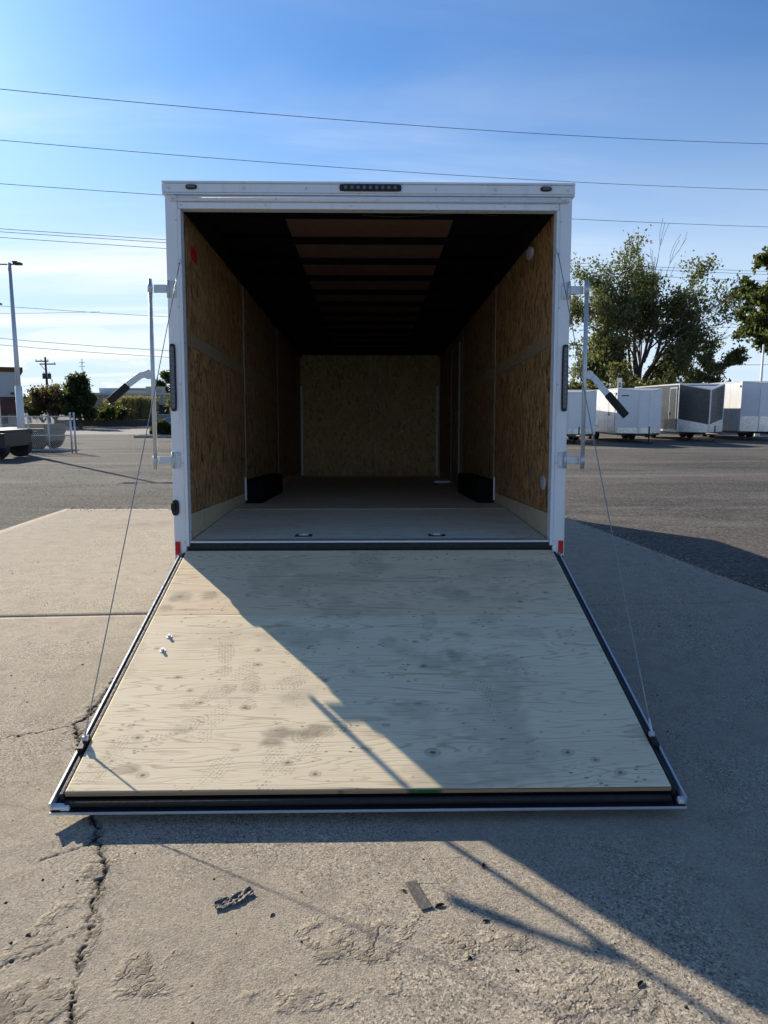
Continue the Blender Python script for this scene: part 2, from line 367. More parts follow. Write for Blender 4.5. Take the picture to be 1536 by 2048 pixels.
# ================================================================== MATERIALS OF THE TRAILER
def plywood(name, base, dark, scale=1.0, detail=True, off=0.0):
    t = NT(name); o = t.obj()
    o2 = t.map(o, (0.55 * scale, 6.4 * scale, 1), (0, 0, 0), (off, off * 0.7, 0))
    f = t.noise(o2, 1.0, 3.0, 0.42, 0.35)
    if detail: f = t.math('ADD', f, t.math('MULTIPLY', t.attr('knotwarp'), 0.055))
    ph = t.math('FRACT', t.math('MULTIPLY', f, 24.0))
    ln = t.math('MULTIPLY', t.rng(ph, 0.0, 0.10), t.rng(ph, 0.42, 0.10))       # one soft dark late-wood line per ring
    fib = t.noise(t.map(o, (3, 170, 3)), 1.0, 4, 0.6)
    tone = t.noise(t.map(o, (0.5, 2.2, 1)), 1.6, 4, 0.55)
    c = t.mix(tone, tuple(x * q_ for x, q_ in zip(base, (0.90, 0.86, 0.80))), tuple(min(0.92, x * 1.06) for x in base))
    c = t.mix(t.math('MULTIPLY', ln, t.rng(t.noise(o2, 2.3, 2), 0.3, 0.7, 0.12, 0.60)), c, dark)
    c = t.mix(t.math('MULTIPLY', t.rng(fib, 0.52, 0.72), 0.22), c, dark)
    spk = t.math('MULTIPLY', t.rng(t.voro(t.map(o, (16, 34, 1)), 1.0), 0.20, 0.09), t.rng(t.noise(o, 3.1, 2), 0.48, 0.60))
    c = t.mix(t.math('MULTIPLY', spk, 0.75), c, (0.17, 0.10, 0.055))
    if detail:
        c = t.mix(t.math('MULTIPLY', t.attr('stain'), t.rng(t.noise(o, 9, 5, 0.65), 0.2, 0.7, 0.5, 0.95)), c, (0.29, 0.23, 0.16))
        c = t.mix(t.math('MULTIPLY', t.attr('print'), t.rng(t.noise(o, 24, 4, 0.7), 0.3, 0.65, 0.3, 0.9)), c, (0.36, 0.28, 0.18))
        c = t.mix(t.math('MULTIPLY', t.attr('knot'), 0.95), c, (0.10, 0.055, 0.03))
    t.col(c); t.rough(0.72); t.spec(0.3)
    t.bump(t.math('ADD', fib, t.math('MULTIPLY', ln, -0.5)), 0.18, 0.004)
    return t.m
M['ramp_ply'] = plywood('ramp_ply', (0.89, 0.745, 0.51), (0.40, 0.27, 0.14))
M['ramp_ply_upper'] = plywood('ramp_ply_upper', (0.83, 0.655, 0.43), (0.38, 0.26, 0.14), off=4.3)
M['floor_ply'] = plywood('floor_ply', (0.88, 0.77, 0.58), (0.30, 0.20, 0.11), detail=False, off=9.1)
M['kick_ply'] = plywood('kick_ply', (0.60, 0.50, 0.34), (0.28, 0.19, 0.10), detail=False, off=2.0)
t = NT('ply_edge'); o = t.obj()
w = t.math('FRACT', t.math('MULTIPLY', t.math('ADD', t.n('ShaderNodeSeparateXYZ').outputs[2], 0.0), 1.0))
sp_ = t.n('ShaderNodeSeparateXYZ'); t.l(o, sp_.inputs[0])
ply = t.rng(t.math('FRACT', t.math('MULTIPLY', sp_.outputs[2], 160.0)), 0.35, 0.6)
c = t.mix(ply, (0.50, 0.36, 0.21), (0.22, 0.13, 0.07))
gp = t.math('MULTIPLY', t.rng(t.noise(t.map(o, (2.3, 0, 0), loc=(3.1, 0, 0)), 1.0, 3), 0.54, 0.57), t.rng(sp_.outputs[0], -0.40, -0.30))
c = t.mix(t.math('MULTIPLY', gp, t.rng(sp_.outputs[0], 0.62, 0.5)), c, (0.02, 0.10, 0.035))
t.col(c); t.rough(0.8); M['ply_edge'] = t.m

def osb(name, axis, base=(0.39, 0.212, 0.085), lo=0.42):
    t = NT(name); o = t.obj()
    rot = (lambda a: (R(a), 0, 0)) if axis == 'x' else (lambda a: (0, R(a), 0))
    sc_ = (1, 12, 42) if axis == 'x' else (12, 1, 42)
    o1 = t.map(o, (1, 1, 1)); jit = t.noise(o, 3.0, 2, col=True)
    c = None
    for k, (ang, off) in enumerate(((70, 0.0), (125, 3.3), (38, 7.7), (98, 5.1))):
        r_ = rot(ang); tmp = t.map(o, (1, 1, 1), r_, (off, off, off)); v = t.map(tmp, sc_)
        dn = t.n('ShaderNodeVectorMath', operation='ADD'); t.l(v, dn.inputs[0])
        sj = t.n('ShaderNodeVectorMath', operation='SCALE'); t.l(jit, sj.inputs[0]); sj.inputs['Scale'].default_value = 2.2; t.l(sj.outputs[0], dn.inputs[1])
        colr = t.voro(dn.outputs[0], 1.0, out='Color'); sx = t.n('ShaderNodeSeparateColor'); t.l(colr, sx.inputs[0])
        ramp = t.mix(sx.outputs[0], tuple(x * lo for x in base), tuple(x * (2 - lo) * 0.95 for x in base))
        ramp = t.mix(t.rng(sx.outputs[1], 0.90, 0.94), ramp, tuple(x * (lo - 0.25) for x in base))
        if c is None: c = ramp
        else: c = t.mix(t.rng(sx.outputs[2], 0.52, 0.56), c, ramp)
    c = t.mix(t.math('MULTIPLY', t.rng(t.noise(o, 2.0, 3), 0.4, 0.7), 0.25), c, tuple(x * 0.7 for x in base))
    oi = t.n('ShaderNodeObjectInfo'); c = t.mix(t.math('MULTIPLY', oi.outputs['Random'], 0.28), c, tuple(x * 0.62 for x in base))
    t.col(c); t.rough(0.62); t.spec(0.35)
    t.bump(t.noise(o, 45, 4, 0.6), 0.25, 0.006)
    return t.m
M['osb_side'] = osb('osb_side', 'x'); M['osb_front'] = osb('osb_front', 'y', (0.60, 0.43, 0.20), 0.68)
M['trim_dim'] = plain('trim_dim', (0.30, 0.27, 0.23), 0.6, 0, 0.1, 10)
M['seam_board'] = plain('seam_board', (0.31, 0.21, 0.12), 0.6, 0, 0.15, 10, 0.1, 40)

# ================================================================== OPEN ENCLOSED TRAILER
TR = empty('enclosed_trailer', (0, 0, 0.645), 0.0, R(-2.961))
tag(TR, 'white enclosed cargo trailer standing open with its plywood ramp door lowered', 'trailer')
HW = 1.295; OL = 1.21; OT = 2.2287; HT = 2.3945; LEN = 7.66; IW = 1.20
# outer shell
for sx in (-1, 1):
    b = MB().box((min(sx * 1.288, sx * 1.262), 0.05, -0.0), (max(sx * 1.288, sx * 1.262), LEN + 0.12, 2.345))
    b.build('side_wall', 'white_paint', TR)
MB().box((-1.262, LEN + 0.02, -0.0), (1.262, LEN + 0.10, 2.345)).build('front_wall', 'white_paint', TR)
MB().box((-1.289, 0.05, 2.347), (1.289, LEN + 0.12, 2.372)).build('roof', 'white_paint', TR, bevel=0.006)
# corner posts with an inner lip
for sx in (-1, 1):
    a, c_ = sorted((sx * 1.216, sx * HW))
    p = MB().box((a, -0.022, 0.0), (c_, 0.048, 2.312)).build('corner_post', 'white_paint', TR, bevel=0.006)
    a, c_ = sorted((sx * 1.196, sx * 1.2155))
    MB().box((a, -0.029, 0.072), (c_, 0.05, 2.226)).build('post_lip', 'trim_white', p, bevel=0.003)
    for z in (0.10, 0.62, 1.13, 1.62, 2.16):
        MB().disc((sx * 1.226, -0.0225, z), 0.0065, 'y', -0.004, 8).build('screw', 'galvanised', p)
# header with cap, rain rail and screws
hd = MB().box((-1.2145, -0.020, OT), (1.2145, 0.048, 2.311)).build('header', 'trim_white', TR, bevel=0.004)
MB().box((-1.2, -0.030, OT - 0.002), (1.2, -0.0205, OT + 0.034)).build('header_flange', 'white_paint', hd, bevel=0.003)
for x in (-1.19, -0.66, -0.12, 0.43, 0.86, 1.19): MB().disc((x, -0.0305, OT + 0.020), 0.006, 'y', -0.004, 8).build('screw', 'galvanised', hd)
MB().tube([(-1.255, -0.030, 2.283), (1.265, -0.030, 2.283)], 0.0125, 10).build('rain_rail', 'trim_white', hd, smooth=True)
for x in (-1.24, -0.59, 0.05, 0.59, 1.25): MB().disc((x, -0.042, 2.283), 0.006, 'y', -0.004, 8).build('screw', 'galvanised', hd)
prof_ = [(-0.030, 2.314), (-0.030, 2.3205), (-0.020, 2.3215), (-0.020, 2.3265), (-0.030, 2.3275), (-0.030, 2.376), (-0.020, 2.377), (-0.020, 2.3825), (-0.034, 2.3835), (-0.034, HT), (0.055, HT), (0.055, 2.314)]
cap = MB().prism(prof_, 'x', -HW - 0.013, HW + 0.013).build('roof_cap', 'white_paint', TR)
for x in (-1.265, -0.79, -0.40, 0.42, 0.80, 1.265): MB().disc((x, -0.0305, 2.352), 0.0085, 'y', -0.005, 8).build('screw', 'galvanised', cap)
def oval(cx, cz, rx, rz, y, depth, n=20, p=4):
    return MB().prism([(cx + rx * math.copysign(abs(math.cos(t_)) ** (2 / p), math.cos(t_)), cz + rz * math.copysign(abs(math.sin(t_)) ** (2 / p), math.sin(t_))) for t_ in [2 * math.pi * k / n for k in range(n)]], 'y', y, y + depth)
for x in (-1.122, 1.122):
    m = oval(x, 2.357, 0.036, 0.015, -0.0305, -0.010, p=3).build('marker_light', 'black_rubber', TR, bevel=0.003)
    oval(x, 2.357, 0.026, 0.010, -0.041, -0.006, p=3).build('lens', 'lens_dark', m, bevel=0.002)
bl = oval(0.006, 2.357, 0.196, 0.021, -0.0305, -0.012, 28, 9).build('brake_light_bar', 'black_rubber', TR, bevel=0.003)
for k in range(9): MB().disc((0.006 + (k - 4) * 0.039, -0.043, 2.357), 0.011, 'y', -0.004, 10).build('led_lens', 'lens_led', bl)
for sx in (-1, 1):
    x = sx * 1.2705
    m = oval(x, 1.172, 0.0205, 0.215, -0.0225, -0.016, 28, 7).build('tail_light', 'black_rubber', TR, bevel=0.004)
    oval(x, 1.172, 0.0135, 0.20, -0.039, -0.006, 28, 7).build('lens', 'lens_dark', m, bevel=0.002)
    for k in range(13): MB().disc((x, -0.0452, 1.172 + (k - 6) * 0.030), 0.0075, 'y', -0.002, 8).build('led_lens', 'lens_led', m)
    MB().box((x - 0.0165, -0.029, 0.016), (x + 0.0165, -0.0225, 0.104)).build('reflector', 'lens_red', TR, bevel=0.002)
    a, c_ = sorted((sx * 1.222, sx * 1.287)); MB().box((a, -0.035, -0.014), (c_, 0.03, -0.0005)).build('post_foot', 'black_steel', TR)
pl = oval(-1.279, 0.329, 0.025, 0.052, -0.0225, -0.014, 20, 3).build('socket_cover', 'black_rubber', TR, bevel=0.004)
oval(-1.288, 0.335, 0.014, 0.030, -0.037, -0.022, 16, 3).build('socket_lid', 'grip_black', pl, bevel=0.004)
# rear sill, black hinge strip and drag structure under the floor
MB().box((-1.195, -0.018, 0.092), (1.195, 0.10, 0.106)).build('rear_sill', 'aluminium', TR, bevel=0.003)
MB().box((-1.21, -0.006, 0.036), (1.21, 0.06, 0.0905)).build('hinge_strip', 'black_rubber', TR, bevel=0.004)
MB().tube([(-1.2, -0.016, 0.040), (1.2, -0.016, 0.040)], 0.011, 8).build('hinge_rod', 'black_steel', TR, smooth=True)
MB().box((-1.262, 0.05, -0.10), (1.262, 0.13, -0.016)).build('rear_crossmember', 'black_steel', TR)
# floor: sloping tail and level sheets
FZ = 0.180
b = MB(); b.add([(-IW, 0.10, 0.106), (IW, 0.10, 0.106), (IW, 1.52, FZ - 0.003), (-IW, 1.52, FZ - 0.003), (-IW, 0.10, 0.086), (IW, 0.10, 0.086), (IW, 1.52, FZ - 0.023), (-IW, 1.52, FZ - 0.023)], [(0, 1, 2, 3), (7, 6, 5, 4), (0, 4, 5, 1), (1, 5, 6, 2), (2, 6, 7, 3), (3, 7, 4, 0)])
b.build('tail_floor', 'floor_ply', TR)
y = 1.523
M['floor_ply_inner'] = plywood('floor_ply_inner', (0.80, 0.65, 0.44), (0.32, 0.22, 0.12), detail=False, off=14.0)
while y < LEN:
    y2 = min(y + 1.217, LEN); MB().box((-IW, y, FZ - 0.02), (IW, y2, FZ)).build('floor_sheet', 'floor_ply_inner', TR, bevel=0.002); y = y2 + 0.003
MB().box((-1.26, 0.14, -0.07), (1.26, LEN + 0.1, -0.02)).build('chassis', 'black_steel', TR)
# side walls inside: kick boards, OSB sheets, seam strips and trims
ZB = 0.278
seams = [0.052, 2.19, 4.63, 7.07, LEN]
for sx in (-1, 1):
    k = MB(); x0, x1 = sorted((sx * (IW + 0.001), sx * (IW + 0.019)))
    k.add([(x, yy, zz) for x in (x0, x1) for yy, zz in ((0.052, 0.108), (1.52, FZ + 0.001), (LEN, FZ + 0.001), (LEN, ZB), (0.052, ZB))],
          [(0, 1, 2, 3, 4), (9, 8, 7, 6, 5), (0, 5, 6, 1), (1, 6, 7, 2), (2, 7, 8, 3), (3, 8, 9, 4), (4, 9, 5, 0)])
    k.build('kick_board', 'kick_ply', TR)
    for a_, b_ in zip(seams[:-1], seams[1:]):
        for z0, z1 in ((ZB + 0.004, 1.392), (1.486, 2.262)):
            x0, x1 = sorted((sx * (IW + 0.002), sx * (IW + 0.014)))
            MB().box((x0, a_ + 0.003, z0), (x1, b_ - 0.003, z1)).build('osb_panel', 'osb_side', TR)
        x0, x1 = sorted((sx * (IW - 0.001), sx * (IW + 0.014)))
        MB().box((x0, a_ + 0.003, 1.394), (x1, b_ - 0.003, 1.484)).build('seam_board', 'seam_board', TR, bevel=0.002)
    for s_ in seams[1:3]:
        x0, x1 = sorted((sx * (IW - 0.006), sx * (IW + 0.0005)))
        MB().box((x0, s_ - 0.014, ZB), (x1, s_ + 0.014, 2.262)).build('seam_trim', 'trim_dim', TR, bevel=0.002)
    x0, x1 = sorted((sx * 1.12, sx * (IW + 0.012)))
    MB().prism([(sx * 1.13, 2.304), (sx * 1.199, 2.304), (sx * 1.199, 2.235), (sx * 1.185, 2.235)], 'y', 0.053, LEN).build('cove_trim', 'liner_black', TR)
    # wheel box
    w = MB(); a, c_ = sorted((sx * 1.030, sx * 1.199))
    w.box((a, 2.12, FZ + 0.001), (c_, 3.66, 0.405)); wb = w.build('wheel_box', 'liner_black', TR, bevel=0.012)
    a, c_ = sorted((sx * 1.183, sx * 1.198)); MB().box((a, 2.104, FZ + 0.03), (c_, 2.119, 0.43)).build('edge_trim', 'trim_white', wb)
# front wall inside
for x0, x1 in ((-1.198, -0.002), (0.002, 1.198)):
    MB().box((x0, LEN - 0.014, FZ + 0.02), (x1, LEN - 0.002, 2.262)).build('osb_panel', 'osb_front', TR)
MB().box((-1.19, LEN - 0.022, FZ + 0.001), (1.19, LEN - 0.015, FZ + 0.03)).build('base_trim', 'seam_board', TR)
for x in (-1.178, 1.150): MB().box((x - 0.018, LEN - 0.06, FZ + 0.03), (x + 0.018, LEN - 0.023, 1.74)).build('corner_trim', 'trim_white', TR, bevel=0.004)
for x, z in ((0.55, 1.55), (0.55, 0.98), (0.55, 0.62), (0.98, 0.97), (0.98, 0.60)): MB().disc((x, LEN - 0.0145, z), 0.014, 'y', -0.01, 8).build('screw', 'galvanised', TR)
# side door in the right wall
dr = MB().box((1.180, 4.86, FZ + 0.02), (1.1995, 5.72, 2.05)).build('side_door', 'seam_board', TR, bevel=0.004)
for y0 in (4.83, 5.72): MB().box((1.172, y0, FZ + 0.01), (1.1985, y0 + 0.026, 2.09)).build('door_frame', 'trim_dim', dr)
MB().box((1.172, 4.857, 2.052), (1.1985, 5.719, 2.09)).build('door_frame', 'trim_dim', dr)
MB().box((1.14, 4.95, 1.05), (1.179, 4.99, 1.18)).build('door_latch', 'black_steel', dr, bevel=0.004)
MB().box((0.94, 5.70, FZ + 0.001), (1.17, 6.1, FZ + 0.035)).build('step_plate', 'aluminium', TR, bevel=0.004)
# ceiling: dark liner, brown panels, roof bows
MB().box((-1.199, 0.052, 2.318), (1.199, LEN, 2.326)).build('roof_liner', 'liner_black', TR)
y = 0.10
while y < LEN - 0.3:
    y2 = min(y + 2.44, LEN - 0.02); MB().box((-0.586, y, 2.306), (0.586, y2, 2.3165)).build('ceiling_panel', 'ceiling_brown', TR); y = y2 + 0.004
for k in range(13):
    yb = 0.27 + 0.61 * k
    MB().prism([(yb - 0.034, 2.305), (yb - 0.016, 2.262), (yb + 0.016, 2.262), (yb + 0.034, 2.305)], 'x', -1.185, 1.185).build('roof_bow', 'bow_black', TR)
# dome light, vent, sticker, floor rings, ceiling lead
dl = MB().disc((IW + 0.0015, 0.706, 2.155), 0.085, 'x', -0.022, 20, 0.045).build('dome_light', 'grey_plastic', TR, bevel=0.006)
vt = MB().disc((IW + 0.0015, 0.182, 0.478), 0.055, 'x', -0.012, 20, 0.050).build('wall_vent', 'grey_plastic', TR, bevel=0.004)
for k in range(4): MB().box((IW - 0.016, 0.145, 0.447 + k * 0.02), (IW - 0.0112, 0.219, 0.454 + k * 0.02)).build('vent_slat', 'galvanised', vt)
MB().box((-IW - 0.0015, 0.235, 1.985), (-IW + 0.0008, 0.40, 2.075)).build('warning_sticker', 'sticker_red', TR)
for x in (-0.463, 0.463):
    zf = 0.1115
    d = MB().box((x - 0.058, 0.165, zf - 0.002), (x + 0.058, 0.262, zf + 0.004)).build('floor_ring', 'black_steel', TR, bevel=0.003)
    MB().disc((x, 0.213, zf + 0.0045), 0.040, 'z', 0.003, 18, 0.032).build('ring_cup', 'aluminium', d)
    MB().tube([(x + 0.028 * math.cos(q_), 0.213 + 0.022 * math.sin(q_), zf + 0.011) for q_ in [2 * math.pi * k / 16 for k in range(17)]], 0.005, 6).build('ring', 'galvanised', d, smooth=True)
MB().tube([(-0.05 + 0.11 * k, 0.06, 2.222 - 0.012 * math.sin(k * 0.8)) for k in range(9)], 0.003, 5).build('light_lead', 'black_rubber', TR)
# cam bars swung out at both sides
for sx in (-1, 1):
    X = sx * 1.386
    rod = MB().tube([(X, -0.075, 0.582), (X, -0.075, 1.782)], 0.0138, 12).build('cam_bar', 'galvanised', TR, smooth=True)
    for zc_ in (1.728, 0.640):
        a, c_ = sorted((sx * 1.237, sx * 1.272)); MB().box((a, -0.031, zc_ - 0.052), (c_, -0.0235, zc_ + 0.052)).build('hinge_plate', 'galvanised', rod, bevel=0.006)
        MB().tube([(sx * 1.283, -0.040, zc_ - 0.055), (sx * 1.283, -0.040, zc_ + 0.055)], 0.0095, 10).build('hinge_barrel', 'galvanised', rod, smooth=True)
        a, c_ = sorted((sx * 1.290, sx * 1.374)); MB().box((a, -0.050, zc_ - 0.026), (c_, -0.043, zc_ + 0.026)).build('bar_arm', 'galvanised', rod, bevel=0.003)
        MB().tube([(X, -0.075, zc_ - 0.030), (X, -0.075, zc_ + 0.030)], 0.0165, 12).build('bar_clamp', 'galvanised', rod, smooth=True)
        for dz in (-0.036, 0.036): MB().disc((sx * 1.2545, -0.0315, zc_ + dz), 0.0085, 'y', -0.007, 8).build('bolt', 'galvanised', rod)
    # handle: round boss, bent flat strap and black grip
    MB().disc((X + sx * 0.028, -0.088, 1.188), 0.030, 'y', 0.026, 14).build('handle_boss', 'galvanised', rod, bevel=0.004)
    if sx < 0: pts = [(X - 0.03, 1.190), (X - 0.075, 1.182), (X - 0.160, 1.122)]; tip = (-1.668, 1.015); g0 = (-1.545, 1.117)
    else: pts = [(X + 0.03, 1.190), (X + 0.065, 1.165), (X + 0.150, 1.066)]; tip = (1.664, 0.925); g0 = (1.537, 1.066)
    def strap(p, wd, yo, th):
        top, bot = [], []
        for i, (x, z) in enumerate(p):
            q0 = p[max(i - 1, 0)]; q1 = p[min(i + 1, len(p) - 1)]; dx, dz = q1[0] - q0[0], q1[1] - q0[1]; L = math.hypot(dx, dz)
            nx_, nz_ = -dz / L * wd, dx / L * wd; top.append((x + nx_, z + nz_)); bot.append((x - nx_, z - nz_))
        return MB().prism(top + bot[::-1], 'y', yo, yo + th)
    strap(pts, 0.0205, -0.084, 0.010).build('handle', 'galvanised', rod, bevel=0.002)
    strap([g0, tip], 0.0245, -0.090, 0.022).build('grip', 'grip_black', rod, bevel=0.006)
# wheels, axles, fenders and coupling (mostly out of sight under the body)
for sx in (-1, 1):
    for yw in (2.47, 3.33):
        zw = -(0.645 - yw * math.sin(R(2.961))) + 0.365
        wl = MB().tube([(sx * 1.08, yw, zw), (sx * 1.09, yw, zw), (sx * 1.24, yw, zw), (sx * 1.25, yw, zw)], [0.33, 0.362, 0.362, 0.33], 28).build('wheel', 'tyre', TR, smooth=False)
        MB().tube([(sx * 1.20, yw, zw), (sx * 1.256, yw, zw)], [0.20, 0.19], 20).build('rim', 'rim', wl)
for yw in (2.47, 3.33):
    zw = -(0.645 - yw * math.sin(R(2.961))) + 0.365
    MB().tube([(-1.08, yw, zw), (1.08, yw, zw)], 0.04, 8).build('axle', 'black_steel', TR)
for sx in (-1, 1): MB().box((sx * 0.55 - 0.03, LEN + 0.11, -0.07), (sx * 0.55 + 0.03, LEN + 0.2, -0.02)).build('tongue', 'black_steel', TR)
MB().tube([(0.55, LEN + 0.15, -0.045), (0, LEN + 1.3, -0.045), (-0.55, LEN + 0.15, -0.045)], 0.045, 6).build('tongue', 'black_steel', TR)

# ------------------------------------------------------------------ ramp door (local y runs up the slope)
RD_L = 2.07
ramp = MB().box((-1.262, -RD_L - 0.050, -0.062), (1.262, -0.004, -0.056))
ramp.box((-1.218, -RD_L + 0.004, -0.056), (1.218, -0.006, -0.0185))
ramp = ramp.build('ramp_door', 'black_steel', TR)
ramp.location = (0, -0.015, 0.045); ramp.rotation_euler = (R(19.13), 0, 0)
rnd = random.Random(5)
knots = [(0.266, -1.87, 1.5), (-1.017, -1.766, 1.2), (-0.932, -1.985, 1.2), (-0.58, -1.573, 1.1), (-0.569, -1.247, 1.0), (-0.227, -1.987, 1.1), (-0.947, -1.344, .9), (0.268, -1.266, .9), (-0.247, -1.354, .8), (-0.347, -1.922, 1), (-0.221, -1.374, .9), (0.843, -1.876, 1.2), (0.949, -1.921, .9), (1.032, -1.993, 1.1), (-0.012, -1.852, .8), (-0.795, -1.536, .9), (-0.579, -1.846, .8)]
while len(knots) < 125:
    p = (rnd.uniform(-1.18, 1.18), rnd.uniform(-2.03, -0.04))
    if min(math.hypot(p[0] - q_[0], p[1] - q_[1]) for q_ in knots) > 0.09: knots.append((p[0], p[1], rnd.uniform(0.35, 0.85)))
stains = [(-0.333, -1.742, .13, .05, 1.0), (-0.245, -1.715, .07, .035, .9), (-0.43, -1.80, .06, .03, .8), (-1.115, -0.598, .07, .075, .75), (-0.946, -0.571, .06, .05, .7), (0.425, -1.175, .06, .08, .7), (0.535, -0.552, .06, .045, .6), (-1.012, -1.957, .07, .03, .7), (0.357, -1.25, .06, .05, .5), (1.12, -0.215, .08, .05, .35), (0.206, -1.598, .15, .07, .35), (-1.174, -0.707, .07, .05, .7), (0.75, -0.25, .2, .1, .3), (-0.2, -0.4, .3, .1, .3), (-0.8, -1.0, .25, .1, .25), (0.1, -1.05, .05, .06, .45), (0.85, -0.6, .1, .07, .35)]
prints = [(-0.74, -1.19, 100, 0), (-0.645, -1.345, 70, 1), (-0.843, -1.715, 40, 2), (-0.70, -1.655, 75, 1), (-1.097, -1.885, 80, 3), (-0.573, -1.45, 95, 2), (-0.437, -1.411, 15, 1), (-0.36, -1.385, 85, 3), (-0.76, -1.49, 35, 0), (-0.414, -1.955, 85, 1), (-0.29, -1.86, 60, 3), (-0.215, -1.735, 20, 2), (-1.16, -1.99, 60, 3), (0.32, -0.9, 80, 2), (0.55, -1.5, 100, 1), (-0.66, -2.0, 60, 3)]
def knotf(x, y):
    m = np.zeros_like(x)
    for cx, cy, s in knots:
        r = np.hypot((x - cx) / (0.013 * s), (y - cy) / (0.0095 * s)); m = np.maximum(m, np.clip(1.25 - r, 0, 1) * (0.55 + 0.45 * (s > 0.8)) + 0.45 * np.exp(-((r - 1.55) / 0.28) ** 2) * (s > 0.75))
    return np.clip(m, 0, 1)
def knotwarpf(x, y):
    m = np.zeros_like(x)
    for cx, cy, s in knots:
        r2 = ((x - cx) / (0.13 * s)) ** 2 + ((y - cy) / (0.030 * s)) ** 2; m = m + np.exp(-r2) * (1 if s > 0.55 else 0.5)
    return m
def stainf(x, y):
    m = np.zeros_like(x); w = fbm(x * 9, y * 12, 44, 4) - 0.5
    for cx, cy, rx, ry, s in stains:
        r = np.hypot((x - cx) / rx, (y - cy) / ry) + w * 1.5; m = np.maximum(m, s * sstep(1.25, 0.5, r))
    return np.maximum(m, 0.40 * sstep(0.52, 0.72, fbm(x * 3.1, y * 4, 71, 5)))
def printf(x, y):
    m = np.zeros_like(x)
    for cx, cy, ang, kind in prints:
        ca, sa = math.cos(R(ang)), math.sin(R(ang)); u = (x - cx) * ca + (y - cy) * sa; v = -(x - cx) * sa + (y - cy) * ca
        sole = np.hypot((u - 0.045) / 0.095, v / (0.046 - 0.06 * np.clip(0.03 - u, 0, 0.2))) < 1; heel = np.hypot((u + 0.105) / 0.042, v / 0.036) < 1
        body = (sole | heel).astype(float)
        if kind == 0: tr = (np.sin(v * 420) > 0.1).astype(float)
        elif kind == 1: tr = ((np.sin(u * 330) > 0) & (np.sin(v * 330 + np.floor(u * 330 / math.pi) * 1.57) > -0.2)).astype(float)
        elif kind == 2:
            rr = np.hypot(u / 1.9, v); tr = (np.sin(rr * 560) > 0.15).astype(float)
        else: tr = ((np.sin(u * 400) > 0.0) & (np.sin(v * 400) > 0.0)).astype(float)
        m = np.maximum(m, body * tr * (0.45 + 0.55 * fbm(x * 15, y * 15, 90 + kind, 3)))
    return m
at = {'knot': knotf, 'knotwarp': knotwarpf, 'stain': stainf, 'print': printf}
def flat(x, y): return np.zeros_like(x)
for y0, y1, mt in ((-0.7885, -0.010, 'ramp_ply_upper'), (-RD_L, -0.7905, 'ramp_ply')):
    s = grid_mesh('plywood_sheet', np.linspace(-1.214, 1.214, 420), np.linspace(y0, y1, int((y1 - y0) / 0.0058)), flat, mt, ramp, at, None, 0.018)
MB().box((-1.214, -RD_L - 0.0045, -0.0185), (1.214, -RD_L - 0.0005, -0.0008)).build('plywood_edge', 'ply_edge', ramp)
for sx in (-1, 1):
    a, c_ = sorted((sx * 1.2245, sx * 1.262)); MB().box((a, -RD_L - 0.048, -0.055), (c_, -0.02, -0.047)).build('edge_plate', 'black_steel', ramp); e = MB(); a, c_ = sorted((sx * 1.254, sx * 1.2625))
    e.box((a, -RD_L - 0.048, -0.0465), (c_, -0.02, -0.012)); e.build('edge_rail', 'aluminium', ramp)
    a, c_ = sorted((sx * 1.2175, sx * 1.2375)); MB().box((a, -RD_L - 0.01, -0.044), (c_, -0.02, -0.006)).build('edge_seal', 'black_rubber', ramp, bevel=0.006)
    # cable bracket
    br = MB().box((sx * 1.238 - 0.014, -1.845, -0.044), (sx * 1.238 + 0.014, -1.755, 0.012)); br = br.build('cable_bracket', 'black_steel', ramp, bevel=0.004)
    MB().tube([(sx * 1.233 - 0.01, -1.79, 0.020), (sx * 1.233 + 0.01, -1.79, 0.020)], 0.012, 10).build('bolt', 'galvanised', br)
MB().tube([(-1.21, -RD_L - 0.020, -0.040), (1.21, -RD_L - 0.020, -0.040)], 0.015, 10).build('end_seal', 'black_rubber', ramp, smooth=True)
MB().box((-1.266, -RD_L - 0.058, -0.064), (1.266, -RD_L - 0.0505, -0.0535)).build('end_rail', 'aluminium', ramp, bevel=0.002)
MB().box((-1.262, -RD_L - 0.046, -0.0555), (-1.19, -RD_L - 0.020, -0.035)).build('corner_block', 'trim_white', ramp, bevel=0.004)
MB().box((1.235, -RD_L - 0.046, -0.0555), (1.262, -RD_L - 0.020, -0.030)).build('corner_block', 'trim_white', ramp, bevel=0.004)
for x, yy in ((-1.076, -1.0), (-1.078, -1.125)):
    bo = MB().disc((x, yy, 0.0), 0.016, 'z', 0.003, 12); bo.disc((x, yy, 0.003), 0.009, 'z', 0.012, 6); bo.build('bolt', 'galvanised', ramp)
# lift cables from the posts to the ramp
rm = Matrix.Translation((0, -0.015, 0.045)) @ Euler((R(19.13), 0, 0)).to_matrix().to_4x4()
for sx, zt in ((-1, 1.90), (1, 1.97)):
    pa = Vector((sx * 1.206, -0.034, zt)); pb = rm @ Vector((sx * 1.233, -1.79, 0.028))
    cb = MB().tube([pa.lerp(pb, k / 10) - Vector((0, 0, 0.02 * math.sin(math.pi * k / 10))) for k in range(11)], 0.0027, 6).build('lift_cable', 'cable', TR, smooth=True)
    MB().tube([pb.lerp(pa, 0.0), pb.lerp(pa, 0.02)], 0.0042, 8).build('cable_clamp', 'galvanised', cb)
    MB().box((pa.x - 0.008, -0.040, zt - 0.012), (pa.x + 0.008, -0.0295, zt + 0.016)).build('cable_anchor', 'galvanised', cb)

